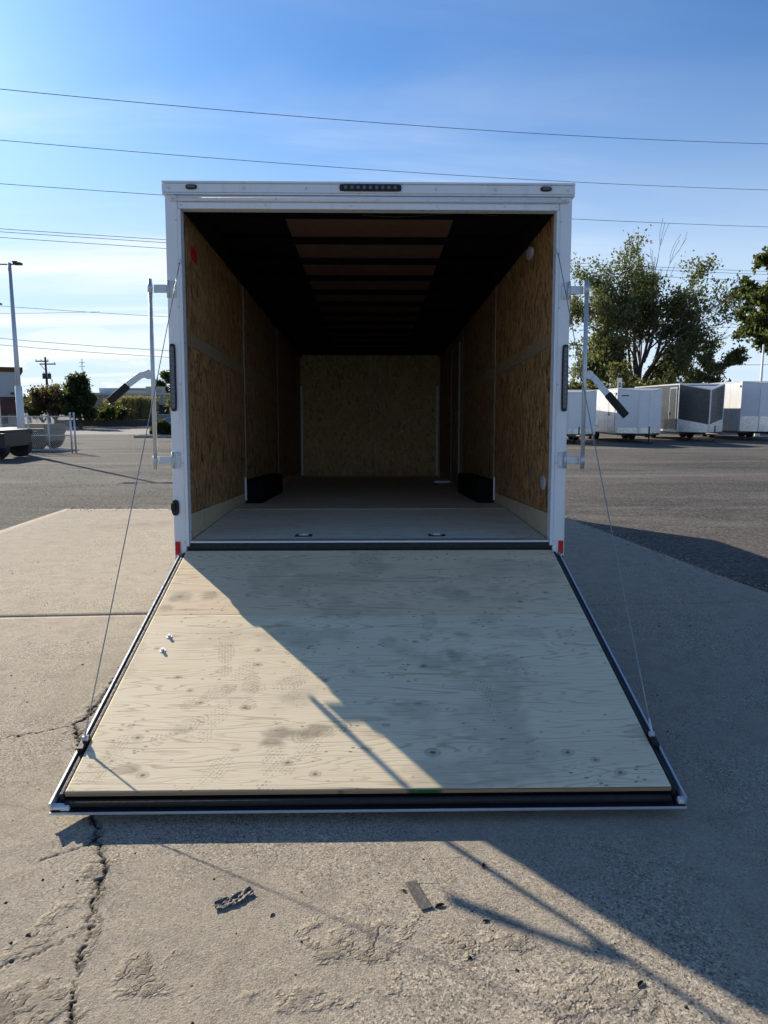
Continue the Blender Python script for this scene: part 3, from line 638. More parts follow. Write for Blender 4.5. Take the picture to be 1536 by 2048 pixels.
# ================================================================== VEGETATION TOOLS
def leaf_mat(name, a, b, c2=None):
    t = NT(name); v = t.attr('tone')
    c = t.mix(v, a, b)
    if c2: c = t.mix(t.rng(v, 0.86, 0.9), c, c2)
    t.col(c); t.rough(0.5); t.spec(0.35)
    tr = t.n('ShaderNodeBsdfTranslucent'); t.l(t.mix(0.35, c, (0.22, 0.25, 0.03)), tr.inputs[0])
    ms = t.n('ShaderNodeMixShader'); ms.inputs[0].default_value = 0.52
    t.l(t.b.outputs[0], ms.inputs[1]); t.l(tr.outputs[0], ms.inputs[2]); t.l(ms.outputs[0], t.out.inputs[0])
    return t.m
M['leaf_green'] = leaf_mat('leaf_green', (0.085, 0.10, 0.042), (0.22, 0.235, 0.11), (0.32, 0.27, 0.13))
M['leaf_dark'] = leaf_mat('leaf_dark', (0.020, 0.034, 0.014), (0.055, 0.080, 0.026))
M['leaf_maple'] = leaf_mat('leaf_maple', (0.035, 0.055, 0.022), (0.095, 0.125, 0.042), (0.30, 0.22, 0.04))
M['leaf_russet'] = leaf_mat('leaf_russet', (0.045, 0.028, 0.022), (0.11, 0.065, 0.042))
M['leaf_olive'] = leaf_mat('leaf_olive', (0.10, 0.105, 0.04), (0.24, 0.22, 0.085))
M['reed'] = leaf_mat('reed', (0.22, 0.20, 0.075), (0.46, 0.38, 0.19), (0.55, 0.38, 0.30))
M['bark'] = plain('bark', (0.085, 0.068, 0.052), 0.9, 0, 0.4, 9, 0.5, 18)

def quads_mesh(name, P, size, mat, parent, rng_, elong=1.7, flat_=0.0, dirs=None):
    """leaf-sized pointed faces, one for each point of P, with a tone of their own"""
    n = len(P); u = rng_.normal(size=(n, 3)) if dirs is None else dirs + rng_.normal(size=(n, 3)) * 0.35
    u /= np.linalg.norm(u, axis=1, keepdims=True) + 1e-9
    w = rng_.normal(size=(n, 3)); w[:, 2] *= (1 - flat_); w -= (w * u).sum(1, keepdims=True) * u; w /= np.linalg.norm(w, axis=1, keepdims=True) + 1e-9
    s = (size * rng_.uniform(0.6, 1.35, n))[:, None]
    V = np.stack([P - u * s * elong * 0.5, P + w * s * 0.5 - u * s * 0.1, P + u * s * elong * 0.5, P - w * s * 0.5 - u * s * 0.1], 1).reshape(-1, 3)
    F = np.arange(4 * n, dtype=np.int32)
    me = bpy.data.meshes.new(name); me.vertices.add(4 * n); me.vertices.foreach_set('co', V.astype(np.float32).ravel())
    me.loops.add(4 * n); me.loops.foreach_set('vertex_index', F); me.polygons.add(n); me.polygons.foreach_set('loop_start', np.arange(0, 4 * n, 4, dtype=np.int32))
    me.update(calc_edges=True)
    a = me.attributes.new('tone', 'FLOAT', 'POINT'); a.data.foreach_set('value', np.repeat(np.clip(rng_.normal(0.5, 0.24, n), 0, 1), 4).astype(np.float32))
    me.materials.append(M[mat]); o = bpy.data.objects.new(name, me); COL.objects.link(o)
    if parent: o.parent = parent
    return o

def grow(mb, p, d, L, r, depth, rng_, ends, droop=0.0, split=(3, 5), spread=0.6, segs=4, minr=0.012, shrink=0.62, bare=None):
    pts = [Vector(p)]; d = Vector(d).normalized()
    for k in range(segs):
        d = (d + Vector(rng_.normal(0, 0.13, 3)) + Vector((0, 0, 0.05 - droop))).normalized(); pts.append(pts[-1] + d * L / segs)
    rs = [max(minr, r * (1 - 0.55 * k / segs)) for k in range(segs + 1)]
    mb.tube(pts, rs, 6 if r > 0.05 else 4, False)
    if depth == 0:
        ends += [pts[-1], pts[-2], pts[len(pts) // 2]]; return
    n = int(rng_.integers(split[0], split[1] + 1))
    for k in range(n):
        i = int(rng_.integers(max(1, segs // 2), segs + 1)) if k else segs
        ax = Vector(rng_.normal(0, 1, 3)); ax = (ax - ax.dot(d) * d).normalized()
        nd = (d + ax * rng_.uniform(0.35, 1.0) * spread * 1.3).normalized()
        grow(mb, pts[i], nd, L * shrink * rng_.uniform(0.75, 1.2), rs[i] * 0.62, depth - 1, rng_, ends, droop, split, spread, segs, minr, shrink)

def tree(name, label, loc, limbs, mat, leaf, per, sig, trunk=None, seed=1, cat='tree', group=None, droop=0.0, depth=2, split=(3, 5), spread=0.6, elong=1.7, bare=(), flat_=0.0):
    """limbs: (start, direction, length, radius); trunk: list of (point, radius)"""
    rg = np.random.default_rng(seed); root = empty(name, loc); tag(root, label, cat, group); mb = MB(); ends = []
    if trunk: mb.tube([p for p, r in trunk], [r for p, r in trunk], 10, True)
    for (p, d, L, r) in limbs: grow(mb, p, d, L, r, depth, rg, ends, droop, split, spread)
    for (p, d, L, r) in bare: grow(mb, p, d, L, r, 2, rg, [], 0.0, (3, 5), 0.35, minr=0.013)
    mb.build('trunk', 'bark', root)
    E_ = np.array([tuple(e) for e in ends]); C_ = np.repeat(E_, per, 0)
    k = rg.normal(size=C_.shape) * sig * rg.uniform(0.4, 1.2, (len(C_), 1)); k[:, 2] *= 0.75
    quads_mesh('crown', C_ + k, leaf, mat, root, rg, elong, flat_)
    return root

# ================================================================== RIGHT SIDE: PARKED TRAILERS
M['white_side'] = plain('white_side', (0.76, 0.77, 0.78), 0.28, 0, 0.05, 1.2, 0.06, 2.2)
M['diamond_plate'] = plain('diamond_plate', (0.66, 0.67, 0.68), 0.30, 0.85, 0.12, 14, 0.25, 70)
M['decal_dark'] = plain('decal_dark', (0.05, 0.05, 0.06), 0.5, 0, 0.1, 20)
def parked_trailer(label, X, Y, rz, W_, L_, top, body, nose=0.75, deck=0.46, guard=(0.38, 0.22), door=True, decal=True, blunt=0.0, drop=0.10):
    """box trailer, V nose towards local -Y, side door in the -X flank"""
    r = empty('parked_trailer', (X, Y, 0), R(rz)); tag(r, label, 'trailer', 'enclosed trailers parked in a row'); h = W_ / 2
    b = MB(); bl_ = blunt * 0.5
    poly = [(-h, 0), (-bl_ if bl_ else 0, -nose)] + ([(bl_, -nose)] if bl_ else []) + [(h, 0), (h, L_), (-h, L_)]
    b.prism(poly, 'z', deck, top - 0.05)
    b.v = [(x, y, z - (drop if (z > 1 and y < -0.05) else 0)) for x, y, z in b.v]; b.build('body', body, r, bevel=0.012)
    for k in range(1, int(L_ / 1.22) + 1): MB().box((-h - 0.004, k * 1.22 - 0.012, deck + 0.08), (-h - 0.0005, k * 1.22 + 0.012, top - 0.06)).build('seam_strip', body, r)
    # roof cap that falls off over the nose
    n = len(poly); rc = MB(); s_ = 1.008
    ring = [(x * s_, y * s_ - 0.004, top - (drop if y < -0.05 else 0.0)) for x, y in poly]
    rc.add([(x, y, z - 0.055) for x, y, z in ring] + ring + [(-h * 0.96, 0.35, top + 0.015), (h * 0.96, 0.35, top + 0.015)],
           [(i, (i + 1) % n, (i + 1) % n + n, i + n) for i in range(n)] +
           ([(n, n + 1, 2 * n), (n + 1, n + 2, 2 * n + 1, 2 * n), (n + 2, 2 * n + 1, )] if False else []))
    a0, aN = n, n + n - 1
    if not bl_: rc.add([], []); rc.f += [(n + 0, n + 1, 2 * n), (n + 1, 2 * n + 1, 2 * n), (n + 1, n + 2, 2 * n + 1), (n + 2, n + 3, n + 4, n + 0, 2 * n, 2 * n + 1)]
    else: rc.f += [(n + 0, n + 1, 2 * n), (n + 1, n + 2, 2 * n + 1, 2 * n), (n + 2, n + 3, 2 * n + 1), (n + 3, n + 4, n + 5, n + 0, 2 * n, 2 * n + 1)]
    rc.build('roof_cap', 'aluminium', r)
    # stone guard on the two nose faces, higher at the flanks
    g0, g1 = guard
    def facet(p, q, off=0.008):
        dx, dy = q[0] - p[0], q[1] - p[1]; l_ = math.hypot(dx, dy); nx_, ny_ = dy / l_ * off, -dx / l_ * off
        m = MB(); m.add([(p[0] + nx_, p[1] + ny_, deck - 0.02), (q[0] + nx_, q[1] + ny_, deck - 0.02), (q[0] + nx_, q[1] + ny_, deck + (g1 if abs(q[0]) < 0.3 else g0)), (p[0] + nx_, p[1] + ny_, deck + (g1 if abs(p[0]) < 0.3 else g0)),
                         (p[0], p[1], deck - 0.02), (q[0], q[1], deck - 0.02), (q[0], q[1], deck + (g1 if abs(q[0]) < 0.3 else g0)), (p[0], p[1], deck + (g1 if abs(p[0]) < 0.3 else g0))],
                        [(0, 1, 2, 3), (3, 2, 6, 7), (0, 3, 7, 4), (1, 5, 6, 2), (0, 4, 5, 1)]); m.build('stone_guard', 'diamond_plate', r)
    fr = poly[:4] if bl_ else poly[:3]
    for p, q in zip(fr[:-1], fr[1:]): facet(p, q)
    for (x, y) in (fr[1:-1]):
        MB().box((x - 0.035, y - 0.014, deck), (x + 0.035, y + 0.03, top - drop - 0.04)).build('nose_trim', 'aluminium', r, bevel=0.01)
    for sx in (-1, 1): MB().box((sx * h - 0.03, -0.025, deck), (sx * h + 0.012 * (1 if sx > 0 else 0.4), 0.03, top - 0.06)).build('corner_trim', 'aluminium' if body == 'charcoal_paint' else 'white_paint', r, bevel=0.008)
    for sx in (-1, 1): MB().box((sx * (h + 0.004) - 0.012, 0.03, deck - 0.03), (sx * (h + 0.004) + 0.012, L_, deck + 0.07)).build('side_skirt', 'aluminium', r)
    if door:
        d = MB().box((-h - 0.018, 0.28, deck + 0.12), (-h - 0.001, 1.05, top - 0.22)).build('side_door', body, r, bevel=0.006)
        for y0, y1, z0, z1 in ((0.24, 0.28, deck + 0.08, top - 0.18), (1.05, 1.09, deck + 0.08, top - 0.18), (0.281, 1.049, top - 0.219, top - 0.18), (0.281, 1.049, deck + 0.08, deck + 0.119)):
            MB().box((-h - 0.026, y0, z0), (-h - 0.001, y1, z1)).build('door_frame', 'aluminium', d)
        MB().box((-h - 0.05, 0.95, 1.25), (-h - 0.019, 1.0, 1.4)).build('handle', 'black_steel', d)
    if decal:      # small maker's plate on the left nose face
        px0, py0 = -h * 0.72, -nose * 0.28; ang = math.atan2(-nose, h - bl_)
        MB().box((-0.17, -0.012, -0.025), (0.17, -0.004, 0.025), Matrix.Translation((-h + 0.34 * (h - bl_), -nose * 0.34, top - 0.34)) @ Matrix.Rotation(ang, 4, 'Z')).build('maker_plate', 'decal_dark', r)
    MB().box((-h - 0.045, 0.10, top - 0.30), (-h - 0.001, 0.19, top - 0.20)).build('marker_light', 'black_rubber', r, bevel=0.01)
    for sx in (-1, 1):
        for yw in (L_ * 0.55, L_ * 0.55 + 0.85):
            x_ = sx * (h - 0.10)
            w = MB().tube([(x_ - 0.11, yw, 0.34), (x_ - 0.09, yw, 0.34), (x_ + 0.09, yw, 0.34), (x_ + 0.11, yw, 0.34)], [0.31, 0.34, 0.34, 0.31], 20).build('wheel', 'tyre', r)
            MB().tube([(x_ + sx * 0.05, yw, 0.34), (x_ + sx * 0.116, yw, 0.34)], [0.19, 0.18], 14).build('rim', 'rim', w)
        MB().box((sx * (h + 0.03) - 0.06, L_ * 0.55 - 0.45, 0.70), (sx * (h + 0.03) + 0.06, L_ * 0.55 + 1.30, 0.76)).build('fender', 'aluminium', r, bevel=0.02)
    MB().box((-h + 0.06, -0.05, deck - 0.12), (h - 0.06, L_ - 0.05, deck - 0.021)).build('chassis', 'black_steel', r)
    MB().tube([(-h * 0.55, 0.1, deck - 0.08), (0, -nose - 0.95, deck - 0.08), (h * 0.55, 0.1, deck - 0.08)], 0.05, 6).build('tongue', 'black_steel', r)
    j = MB().tube([(0, -nose - 0.62, 0.02), (0, -nose - 0.62, deck + 0.32)], 0.035, 8).build('jack', 'black_steel', r)
    MB().box((-0.12, -nose - 0.74, -0.014), (0.12, -nose - 0.50, 0.02)).build('jack_foot', 'black_steel', j)
    return r
parked_trailer('white trailer at the left end of the parked row, beside the swung-out lock bar', 9.26, 28.0, -1, 2.1, 5.2, 2.42, 'white_side', 0.55, guard=(0.22, 0.22), blunt=0.7)
parked_trailer('white V-nose trailer between a white and a charcoal trailer in the parked row', 12.62, 28.8, 2, 2.1, 5.6, 2.52, 'white_side', 0.60, guard=(0.24, 0.24), blunt=0.5)
parked_trailer('charcoal grey V-nose trailer with silver nose trim in the parked row', 16.33, 30.5, 0, 2.23, 6.0, 2.80, 'charcoal_paint', 0.95, guard=(0.62, 0.36), decal=False, drop=0.30)
parked_trailer('tall white trailer at the right end of the parked row, cut by the picture edge', 20.05, 31.5, 0, 2.4, 6.0, 2.96, 'white_side', 0.5, guard=(0.74, 0.74), decal=False, door=False, blunt=1.0)

# white sign post, pale pole and utility post behind the row
M['sign_white'] = plain('sign_white', (0.75, 0.75, 0.73), 0.5, 0, 0.05, 6)
s = empty('sign_post', (14.2, 36.2, 0)); tag(s, 'narrow white sign panel on a post rising behind the white trailer', 'sign')
MB().box((-0.05, -0.02, -0.016), (0.05, 0.02, 2.72)).build('post', 'galvanised', s)
pn = MB().box((-0.13, -0.045, 2.6), (0.13, -0.022, 3.30)).build('panel', 'sign_white', s, bevel=0.005)
for z in (2.78, 2.92): MB().box((-0.06, -0.049, z), (0.06, -0.0455, z + 0.09)).build('mark', 'decal_dark', pn)
s = empty('pale_pole', (22.5, 36.5, 0)); tag(s, 'slim white pole standing before the leafy tree at the right edge', 'pole')
MB().tube([(0, 0, -0.016), (0, 0, 5.2)], [0.09, 0.055], 10).build('shaft', 'sign_white', s, smooth=True)
MB().tube([(0, 0, -0.016), (0, 0, 0.3)], 0.16, 10).build('base', 'sign_white', s)
s = empty('street_lamp', (27.9, 58.5, 0)); tag(s, 'slender dark lamp post with a short arm beyond the parked trailers', 'lamp post')
MB().tube([(0, 0, -0.016), (0, 0, 6.2)], [0.10, 0.05], 8).build('shaft', 'black_steel', s)
MB().tube([(0, 0, 6.15), (0.75, 0, 6.25)], 0.035, 6).build('arm', 'black_steel', s)
MB().box((0.6, -0.1, 6.2), (1.05, 0.1, 6.3)).build('lamp_head', 'black_steel', s, bevel=0.02)

# trees on the right
lim = []; rg_ = np.random.default_rng(77)
def reach(p, d, c=(-0.4, 0, 8.0), e=(5.3, 4.2, 6.6)):      # distance from p along d to the crown's rounded outline
    p_ = np.array([(p[i] - c[i]) / e[i] for i in range(3)]); d_ = np.array([d[i] / e[i] for i in range(3)])
    A = d_ @ d_; B = 2 * p_ @ d_; C_ = p_ @ p_ - 1; return (-B + math.sqrt(max(B * B - 4 * A * C_, 0.0))) / (2 * A)
for k, th in enumerate((-88, -74, -62, -50, -40, -30, -20, -11, -3, 6, 14, 23, 33, 44, 55, -80, 62, -55, -25, 10, 38)):
    yy = rg_.uniform(-0.55, 0.55); d = Vector((math.sin(R(th)), yy, math.cos(R(th)))).normalized(); z = 2.0 + 0.9 * math.cos(R(th)) + 0.5 * rg_.uniform() + (1.5 if abs(th) > 66 else 0)
    p = (0.3 * math.sin(R(th)), 0, z); q_ = reach(p, d)
    lim.append((p, d, q_ / 2.0, 0.05 + 0.010 * q_))
tree('broadleaf_tree', 'large many-stemmed leafy tree behind the parked trailers with bare twigs on its right', (20.4, 50, 0), lim, 'leaf_green', 0.14, 42, 0.44,
     [((0, 0, -0.1), 0.75), ((0.03, 0, 1.2), 0.58), ((0.0, 0, 2.4), 0.50), ((0.05, 0, 3.3), 0.36)], 11, depth=2, split=(4, 5), spread=0.52,
     bare=[((0.5, 0, 4.0), (0.62, 0, 0.8), 5.2, 0.09), ((0.7, 0, 3.6), (0.85, 0.1, 0.62), 5.6, 0.09), ((0.4, 0, 5.0), (0.38, 0, 1.0), 5.4, 0.08), ((0.9, 0, 4.2), (0.75, -0.2, 0.7), 4.4, 0.07), ((1.2, 0, 4.6), (0.95, 0.1, 0.35), 4.6, 0.05), ((0.6, 0.1, 5.4), (0.55, 0.1, 0.9), 5.0, 0.07)])
lim = [((0, 0, 1.5 + 0.72 * k), (math.cos(a) * 1.0, math.sin(a) * 1.0, 0.42 - 0.035 * k + 0.04 * (k > 8)), 2.55 - 0.12 * abs(k - 5), 0.10) for k in range(6, 15) for a in (0.6 + k * 2.1, 2.4 + k * 1.7, 3.5 + 0.15 * math.sin(k), 4.6 + k * 2.3)]
tree('maple_tree', 'dark leafy tree with drooping branches at the right edge of the picture', (26.6, 40.5, 0), lim, 'leaf_maple', 0.17, 40, 0.19,
     [((0, 0, -0.1), 0.32), ((0, 0, 3), 0.27), ((0.1, 0, 7), 0.18), ((0, 0, 12), 0.05)], 23, droop=0.10, depth=1, split=(4, 5), spread=0.62)
lim = [((0.1 * k - 0.3, 0, 2.3 + 0.42 * k), (math.cos(a), 0.4 * math.sin(a), 0.45), 1.15, 0.045) for k in range(6) for a in (0.3 + k, 2.9 - k * 0.5)]
tree('sumac_tree', 'small feathery green tree between the big tree and the right edge', (24.0, 45, 0), lim, 'leaf_green', 0.12, 44, 0.20, [((0, 0, -0.1), 0.12), ((0.1, 0, 2.2), 0.09), ((0.3, 0, 4.6), 0.04)], 31, depth=1, split=(3, 4), elong=2.6, droop=0.06)
for k, (x, y, h_, w_, lb) in enumerate(((17.6, 44, 3.3, 1.5, 'yellow-green bush behind the white V-nose trailer'), (21.4, 46, 2.5, 1.5, 'olive bush behind the charcoal trailer, right of the big trunk'), (14.6, 47, 2.7, 1.6, 'leafy bush beside the open trailer, left of the big trunk'))):
    lim = [((0, 0, 0.1), (math.cos(a) * (0.2 + 0.35 * (i % 3)), math.sin(a) * 0.5, 1.0), h_ * (0.62 + 0.1 * (i % 3)), 0.04) for i, a in enumerate([j * 0.8 for j in range(10)])]
    tree('bush', lb, (x, y, 0), lim, 'leaf_olive', 0.15, 55, 0.26, None, 41 + k, cat='bush', group='bushes behind the parked trailers', depth=1, split=(3, 4), spread=0.5, elong=2.4)
for k, (x, y, h_, lb) in enumerate(((14.2, 57, 4.2, 'low slanting thin tree just right of the open trailer frame'),)):
    lim = [((0, 0, 0.9), (math.cos(a) * 0.9, 0.4 * math.sin(a), 0.8), h_ * 0.42, 0.09) for a in (0.2, 1.3, 2.2, 3.0, 4.2, 5.3)]
    tree('slender_tree', lb, (x, y, 0), lim, 'leaf_maple', 0.19, 26, 0.34, [((0, 0, -0.1), 0.16), ((-0.2, 0, 1.6), 0.13), ((-0.5, 0, h_ * 0.7), 0.06)], 51 + k, depth=2, split=(3, 4))

# ================================================================== LEFT SIDE
# road beyond the lot, island kerb
t = NT('road'); o = t.obj(); n1 = t.noise(t.map(o, (0.25, 2.0, 1)), 1.0, 4); c = t.mix(n1, (0.12, 0.11, 0.10), (0.22, 0.20, 0.175)); t.col(t.mix(t.rng(t.noise(o, 14, 4, 0.7), 0.45, 0.7), c, (0.24, 0.22, 0.195))); t.rough(0.9); M['road'] = t.m
b = MB(); b.add([(-200, 36.8, -0.011), (-3, 39.2, -0.011), (-3, 51.5, -0.011), (-200, 51.5, -0.011)], [(0, 1, 2, 3)]); tag(b.build('street', 'road'), 'pale street crossing behind the lot', kind='structure')
M['kerb'] = plain('kerb', (0.36, 0.34, 0.30), 0.85, 0, 0.15, 4, 0.3, 30)
M['soil'] = plain('soil', (0.075, 0.06, 0.042), 0.95, 0, 0.3, 3, 0.4, 20)
b = MB().box((-12.9, 34.4, -0.016), (-4.5, 36.4, 0.13)); tag(b.build('kerb', 'kerb', bevel=0.03), 'concrete kerb of the planted island', kind='structure')
b = MB().box((-12.7, 34.6, 0.02), (-4.7, 36.2, 0.15)); tag(b.build('planting_bed', 'soil'), 'soil of the planted island', kind='structure')
b = MB().box((-200, 51.6, -0.016), (-6, 51.9, 0.12)); tag(b.build('kerb', 'kerb', bevel=0.03), 'kerb on the far side of the street', kind='structure')

def clump(name, label, loc, rx, ry, h, n, mat, leaf, seed, cat='shrub', group=None):
    rg = np.random.default_rng(seed); r = empty(name, loc); tag(r, label, cat, group)
    th = rg.uniform(0, 2 * math.pi, n); cz = rg.uniform(0, 1, n); rad = np.sqrt(1 - cz ** 2) * rg.uniform(0.72, 1.0, n) * (0.88 + 0.2 * vnoise(th * 2, cz * 4, seed))
    P = np.stack([rx * rad * np.cos(th), ry * rad * np.sin(th), 0.05 + h * cz * rg.uniform(0.75, 1.02, n)], 1)
    quads_mesh('foliage', P, leaf, mat, r, rg)
    m = MB()
    for k in range(7): a = k * 0.9; m.tube([(0.1 * math.cos(a), 0.1 * math.sin(a), 0), (rx * 0.5 * math.cos(a), ry * 0.5 * math.sin(a), h * 0.6)], [0.03, 0.012], 5)
    m.build('stems', 'bark', r)
    return r
clump('round_shrub', 'clipped round shrub on the kerbed island beside the open trailer', (-11.6, 35.5, 0.13), 0.75, 0.6, 0.72, 2600, 'leaf_dark', 0.09, 3)
clump('round_shrub', 'low shrub on the kerbed island, hidden at the trailer edge', (-9.9, 35.3, 0.13), 0.8, 0.6, 0.8, 1500, 'leaf_dark', 0.09, 4)

# light pole
lp = empty('light_pole', (-12.17, 20.5, 0)); tag(lp, 'tall grey parking lot light pole with lamp arms at the left edge', 'light pole')
MB().tube([(0, 0, 0.5), (0, 0, 6.45)], [0.095, 0.055], 12).build('shaft', 'galvanised', lp, smooth=True)
MB().tube([(0, 0, -0.016), (0, 0, 2.35)], [0.13, 0.115], 12).build('base_sleeve', 'sign_white', lp, smooth=True)
MB().tube([(-0.75, 0, 6.40), (0.22, 0, 6.40)], 0.022, 6).build('arm', 'black_steel', lp)
for sx in (-1, 1):
    MB().box((sx * 0.28 - 0.13 - (0.3 if sx < 0 else 0), -0.1, 6.38), (sx * 0.28 + 0.13 - (0.3 if sx < 0 else 0), 0.1, 6.46)).build('lamp_head', 'black_steel', lp, bevel=0.02)
MB().box((0.10, -0.04, 6.455), (0.26, 0.06, 6.51)).build('photocell', 'black_steel', lp, bevel=0.01)
lp2 = empty('light_pole', (-22.9, 40.0, 0)); tag(lp2, 'second light pole, only its lamp tip shows at the left edge', 'light pole')
MB().tube([(0, 0, -0.016), (0, 0, 8.0)], [0.10, 0.06], 10).build('shaft', 'galvanised', lp2); MB().box((0.1, -0.12, 7.75), (0.65, 0.12, 7.85)).build('lamp_head', 'black_steel', lp2, bevel=0.03)

# chain-link fence with gate posts
fe = empty('chain_link_fence', (-12.4, 21.5, 0)); tag(fe, 'low galvanised chain-link fence panel ending beside the parked flatbed trailers', 'fence')
posts = [-4.2, -2.1, 0.0, 0.72, 1.52, 1.66]
for i, x in enumerate(posts):
    p = MB().tube([(x, 0, -0.016), (x, 0, 1.34 if i < 4 else 1.41)], 0.028 if i < 4 else 0.035, 8).build('post', 'galvanised', fe, smooth=True)
    MB().disc((x, 0, 1.34 if i < 4 else 1.41), 0.036, 'z', 0.03, 8).build('post_cap', 'galvanised', p)
for z in (1.30, 0.62, 0.09): MB().tube([(-4.2, -0.01, z), (1.52, -0.01, z)], 0.023, 6).build('rail', 'galvanised', fe, smooth=True)
m = MB(); z0, z1 = 0.09, 1.30; Hh = z1 - z0; step = 0.075; x = -4.2 - Hh
while x < 1.52:
    for sg in (1, -1):
        a = [x, z0] if sg > 0 else [x, z1]; pA = [x, a[1]]; pB = [x + Hh, z1 if sg > 0 else z0]
        if pA[0] < -4.2: tt = -4.2 - pA[0]; pA = [-4.2, pA[1] + sg * tt]
        if pB[0] > 1.52: tt = pB[0] - 1.52; pB = [1.52, pB[1] - sg * tt]
        if pB[0] - pA[0] > 0.02: m.tube([(pA[0], 0.014 + 0.003 * sg, pA[1]), (pB[0], 0.014 + 0.003 * sg, pB[1])], 0.003, 3, False)
    x += step
tag(m.build('chain_link_mesh', 'galvanised', fe), kind='stuff')

# flatbed trailers behind / in front of the fence
M['lumber'] = plain('lumber', (0.42, 0.31, 0.18), 0.8, 0, 0.2, 5, 0.2, 40)
M['jug'] = plain('jug', (0.70, 0.72, 0.76), 0.35, 0, 0.06, 20)
def flatbed(label, X, Y, L_, deck, wheels, side=0.0):
    r = empty('flatbed_trailer', (X, Y, 0)); tag(r, label, 'trailer', 'flatbed trailers by the fence')
    MB().box((-L_, -0.9, deck - 0.07), (0, 0.9, deck)).build('deck', 'black_steel', r, bevel=0.01)
    MB().box((-L_, -0.92, deck - 0.55), (0.0, -0.87, deck - 0.072)).build('side_beam', 'black_steel', r); MB().box((-L_, 0.84, deck - 0.22), (0.0, 0.92, deck - 0.072)).build('side_beam', 'black_steel', r)
    for k in range(int(L_ / 0.5)): MB().box((-0.1 - k * 0.5, -0.83, deck - 0.16), (-0.04 - k * 0.5, 0.83, deck - 0.072)).build('crossmember', 'black_steel', r)
    MB().box((-0.05, -0.865, deck - 0.52), (-0.002, 0.835, deck - 0.072)).build('rear_beam', 'black_steel', r)
    for wx in wheels:
        for sy in (-1, 1):
            w = MB().tube([(wx, sy * 0.74 - 0.12, 0.36), (wx, sy * 0.74 - 0.10, 0.36), (wx, sy * 0.74 + 0.10, 0.36), (wx, sy * 0.74 + 0.12, 0.36)], [0.33, 0.365, 0.365, 0.33], 22).build('wheel', 'tyre', r)
            MB().tube([(wx, sy * 0.74 - 0.128, 0.36), (wx, sy * 0.74 + 0.128, 0.36)], 0.17, 14).build('rim', 'grip_black', w)
    for sy in (-1, 1): MB().box((min(wheels) - 0.45, sy * 0.98 - 0.14, 0.80), (max(wheels) + 0.45, sy * 0.98 + 0.14, 0.83)).build('fender', 'black_steel', r, bevel=0.01)
    if side: MB().box((-0.04, -0.9, deck + 0.001), (0.0, 0.9, deck + side)).build('tail_board', 'black_steel', r)
    return r
flatbed('black flatbed trailer running out of the left edge, below the light pole', -11.35, 18.6, 5.2, 0.92, (-0.35, -2.6))
flatbed('black low trailer with wheels behind the chain-link gate', -12.35, 23.6, 2.2, 0.84, (-0.42, -1.2), 0.14)
lu = empty('lumber_stack', (-13.0, 23.3, 0.842)); tag(lu, 'short stack of pale planks on the low trailer behind the gate', 'lumber')
for k in range(3):
    for j in range(2): MB().box((-0.55, -0.3 + k * 0.2, j * 0.085), (0.6, -0.115 + k * 0.2, 0.08 + j * 0.085)).build('plank', 'lumber', lu, bevel=0.004)
b = MB().tube([(0, 0, 0), (0, 0, 0.02), (0, 0, 0.24), (0.02, 0, 0.32), (0.03, 0, 0.36)], [0.13, 0.15, 0.15, 0.07, 0.05], 12)
jg = b.build('plastic_jug', 'jug', None, smooth=True); jg.location = (-12.05, 17.45, 0.36); tag(jg, 'white plastic jug on a block beside the black flatbed', 'jug')
MB().tube([(0.10, 0, 0.18), (0.19, 0, 0.2), (0.17, 0, 0.30), (0.05, 0, 0.33)], 0.018, 6).build('handle', 'jug', jg)
b = MB().box((-0.35, -0.18, -0.016), (0.35, 0.18, 0.36)); bk = b.build('timber_block', 'lumber', None, bevel=0.01); bk.location = (-11.85, 17.45, 0); tag(bk, 'pale timber block on the ground before the black flatbed', 'block')

# stucco building with maroon awning
M['stucco'] = plain('stucco', (0.50, 0.50, 0.48), 0.9, 0, 0.06, 0.5, 0.2, 30)
M['cap_brown'] = plain('cap_brown', (0.16, 0.075, 0.045), 0.7, 0, 0.1, 2)
M['maroon'] = plain('maroon', (0.13, 0.035, 0.030), 0.6, 0, 0.15, 1.5)
M['glass_dark'] = plain('glass_dark', (0.02, 0.025, 0.03), 0.08, 0, 0.1, 2)
bd = empty('stucco_building', (-31.2, 60, 0), R(27)); tag(bd, 'grey stucco building with brown roof cap and maroon awning at the left edge', 'building')
MB().box((-22, 0, -0.016), (0, 12, 4.75)).build('wall', 'stucco', bd)
MB().prism([(-0.12, 4.72), (-0.38, 5.12), (12.3, 5.12), (12.1, 4.72)], 'x', -22.3, 0.35).build('roof_cap', 'cap_brown', bd)
MB().prism([(-1.5, 1.15), (-1.5, 1.75), (-0.01, 2.55), (-0.01, 1.15)], 'x', -22.2, 0.95).build('awning', 'maroon', bd)
MB().box((-0.001, -1.5, 1.15), (0.95, 5.0, 2.3)).build('awning', 'maroon', bd)
for x in (-2.2, -5.8, -9.4): 
    w = MB().box((x - 1.1, -0.05, 0.2), (x + 1.1, -0.003, 1.12)).build('window', 'glass_dark', bd); MB().box((x - 0.03, -0.08, 0.2), (x + 0.03, -0.051, 1.12)).build('mullion', 'aluminium', w)
for x in (-2.3, -0.6): MB().box((x - 0.12, -0.2, 3.0 if x < -1 else 2.75), (x + 0.12, -0.001, 3.25 if x < -1 else 2.95)).build('wall_lamp', 'black_steel', bd, bevel=0.02)
MB().box((0.55, -1.3, -0.016), (0.75, -1.1, 1.149)).build('awning_post', 'stucco', bd)

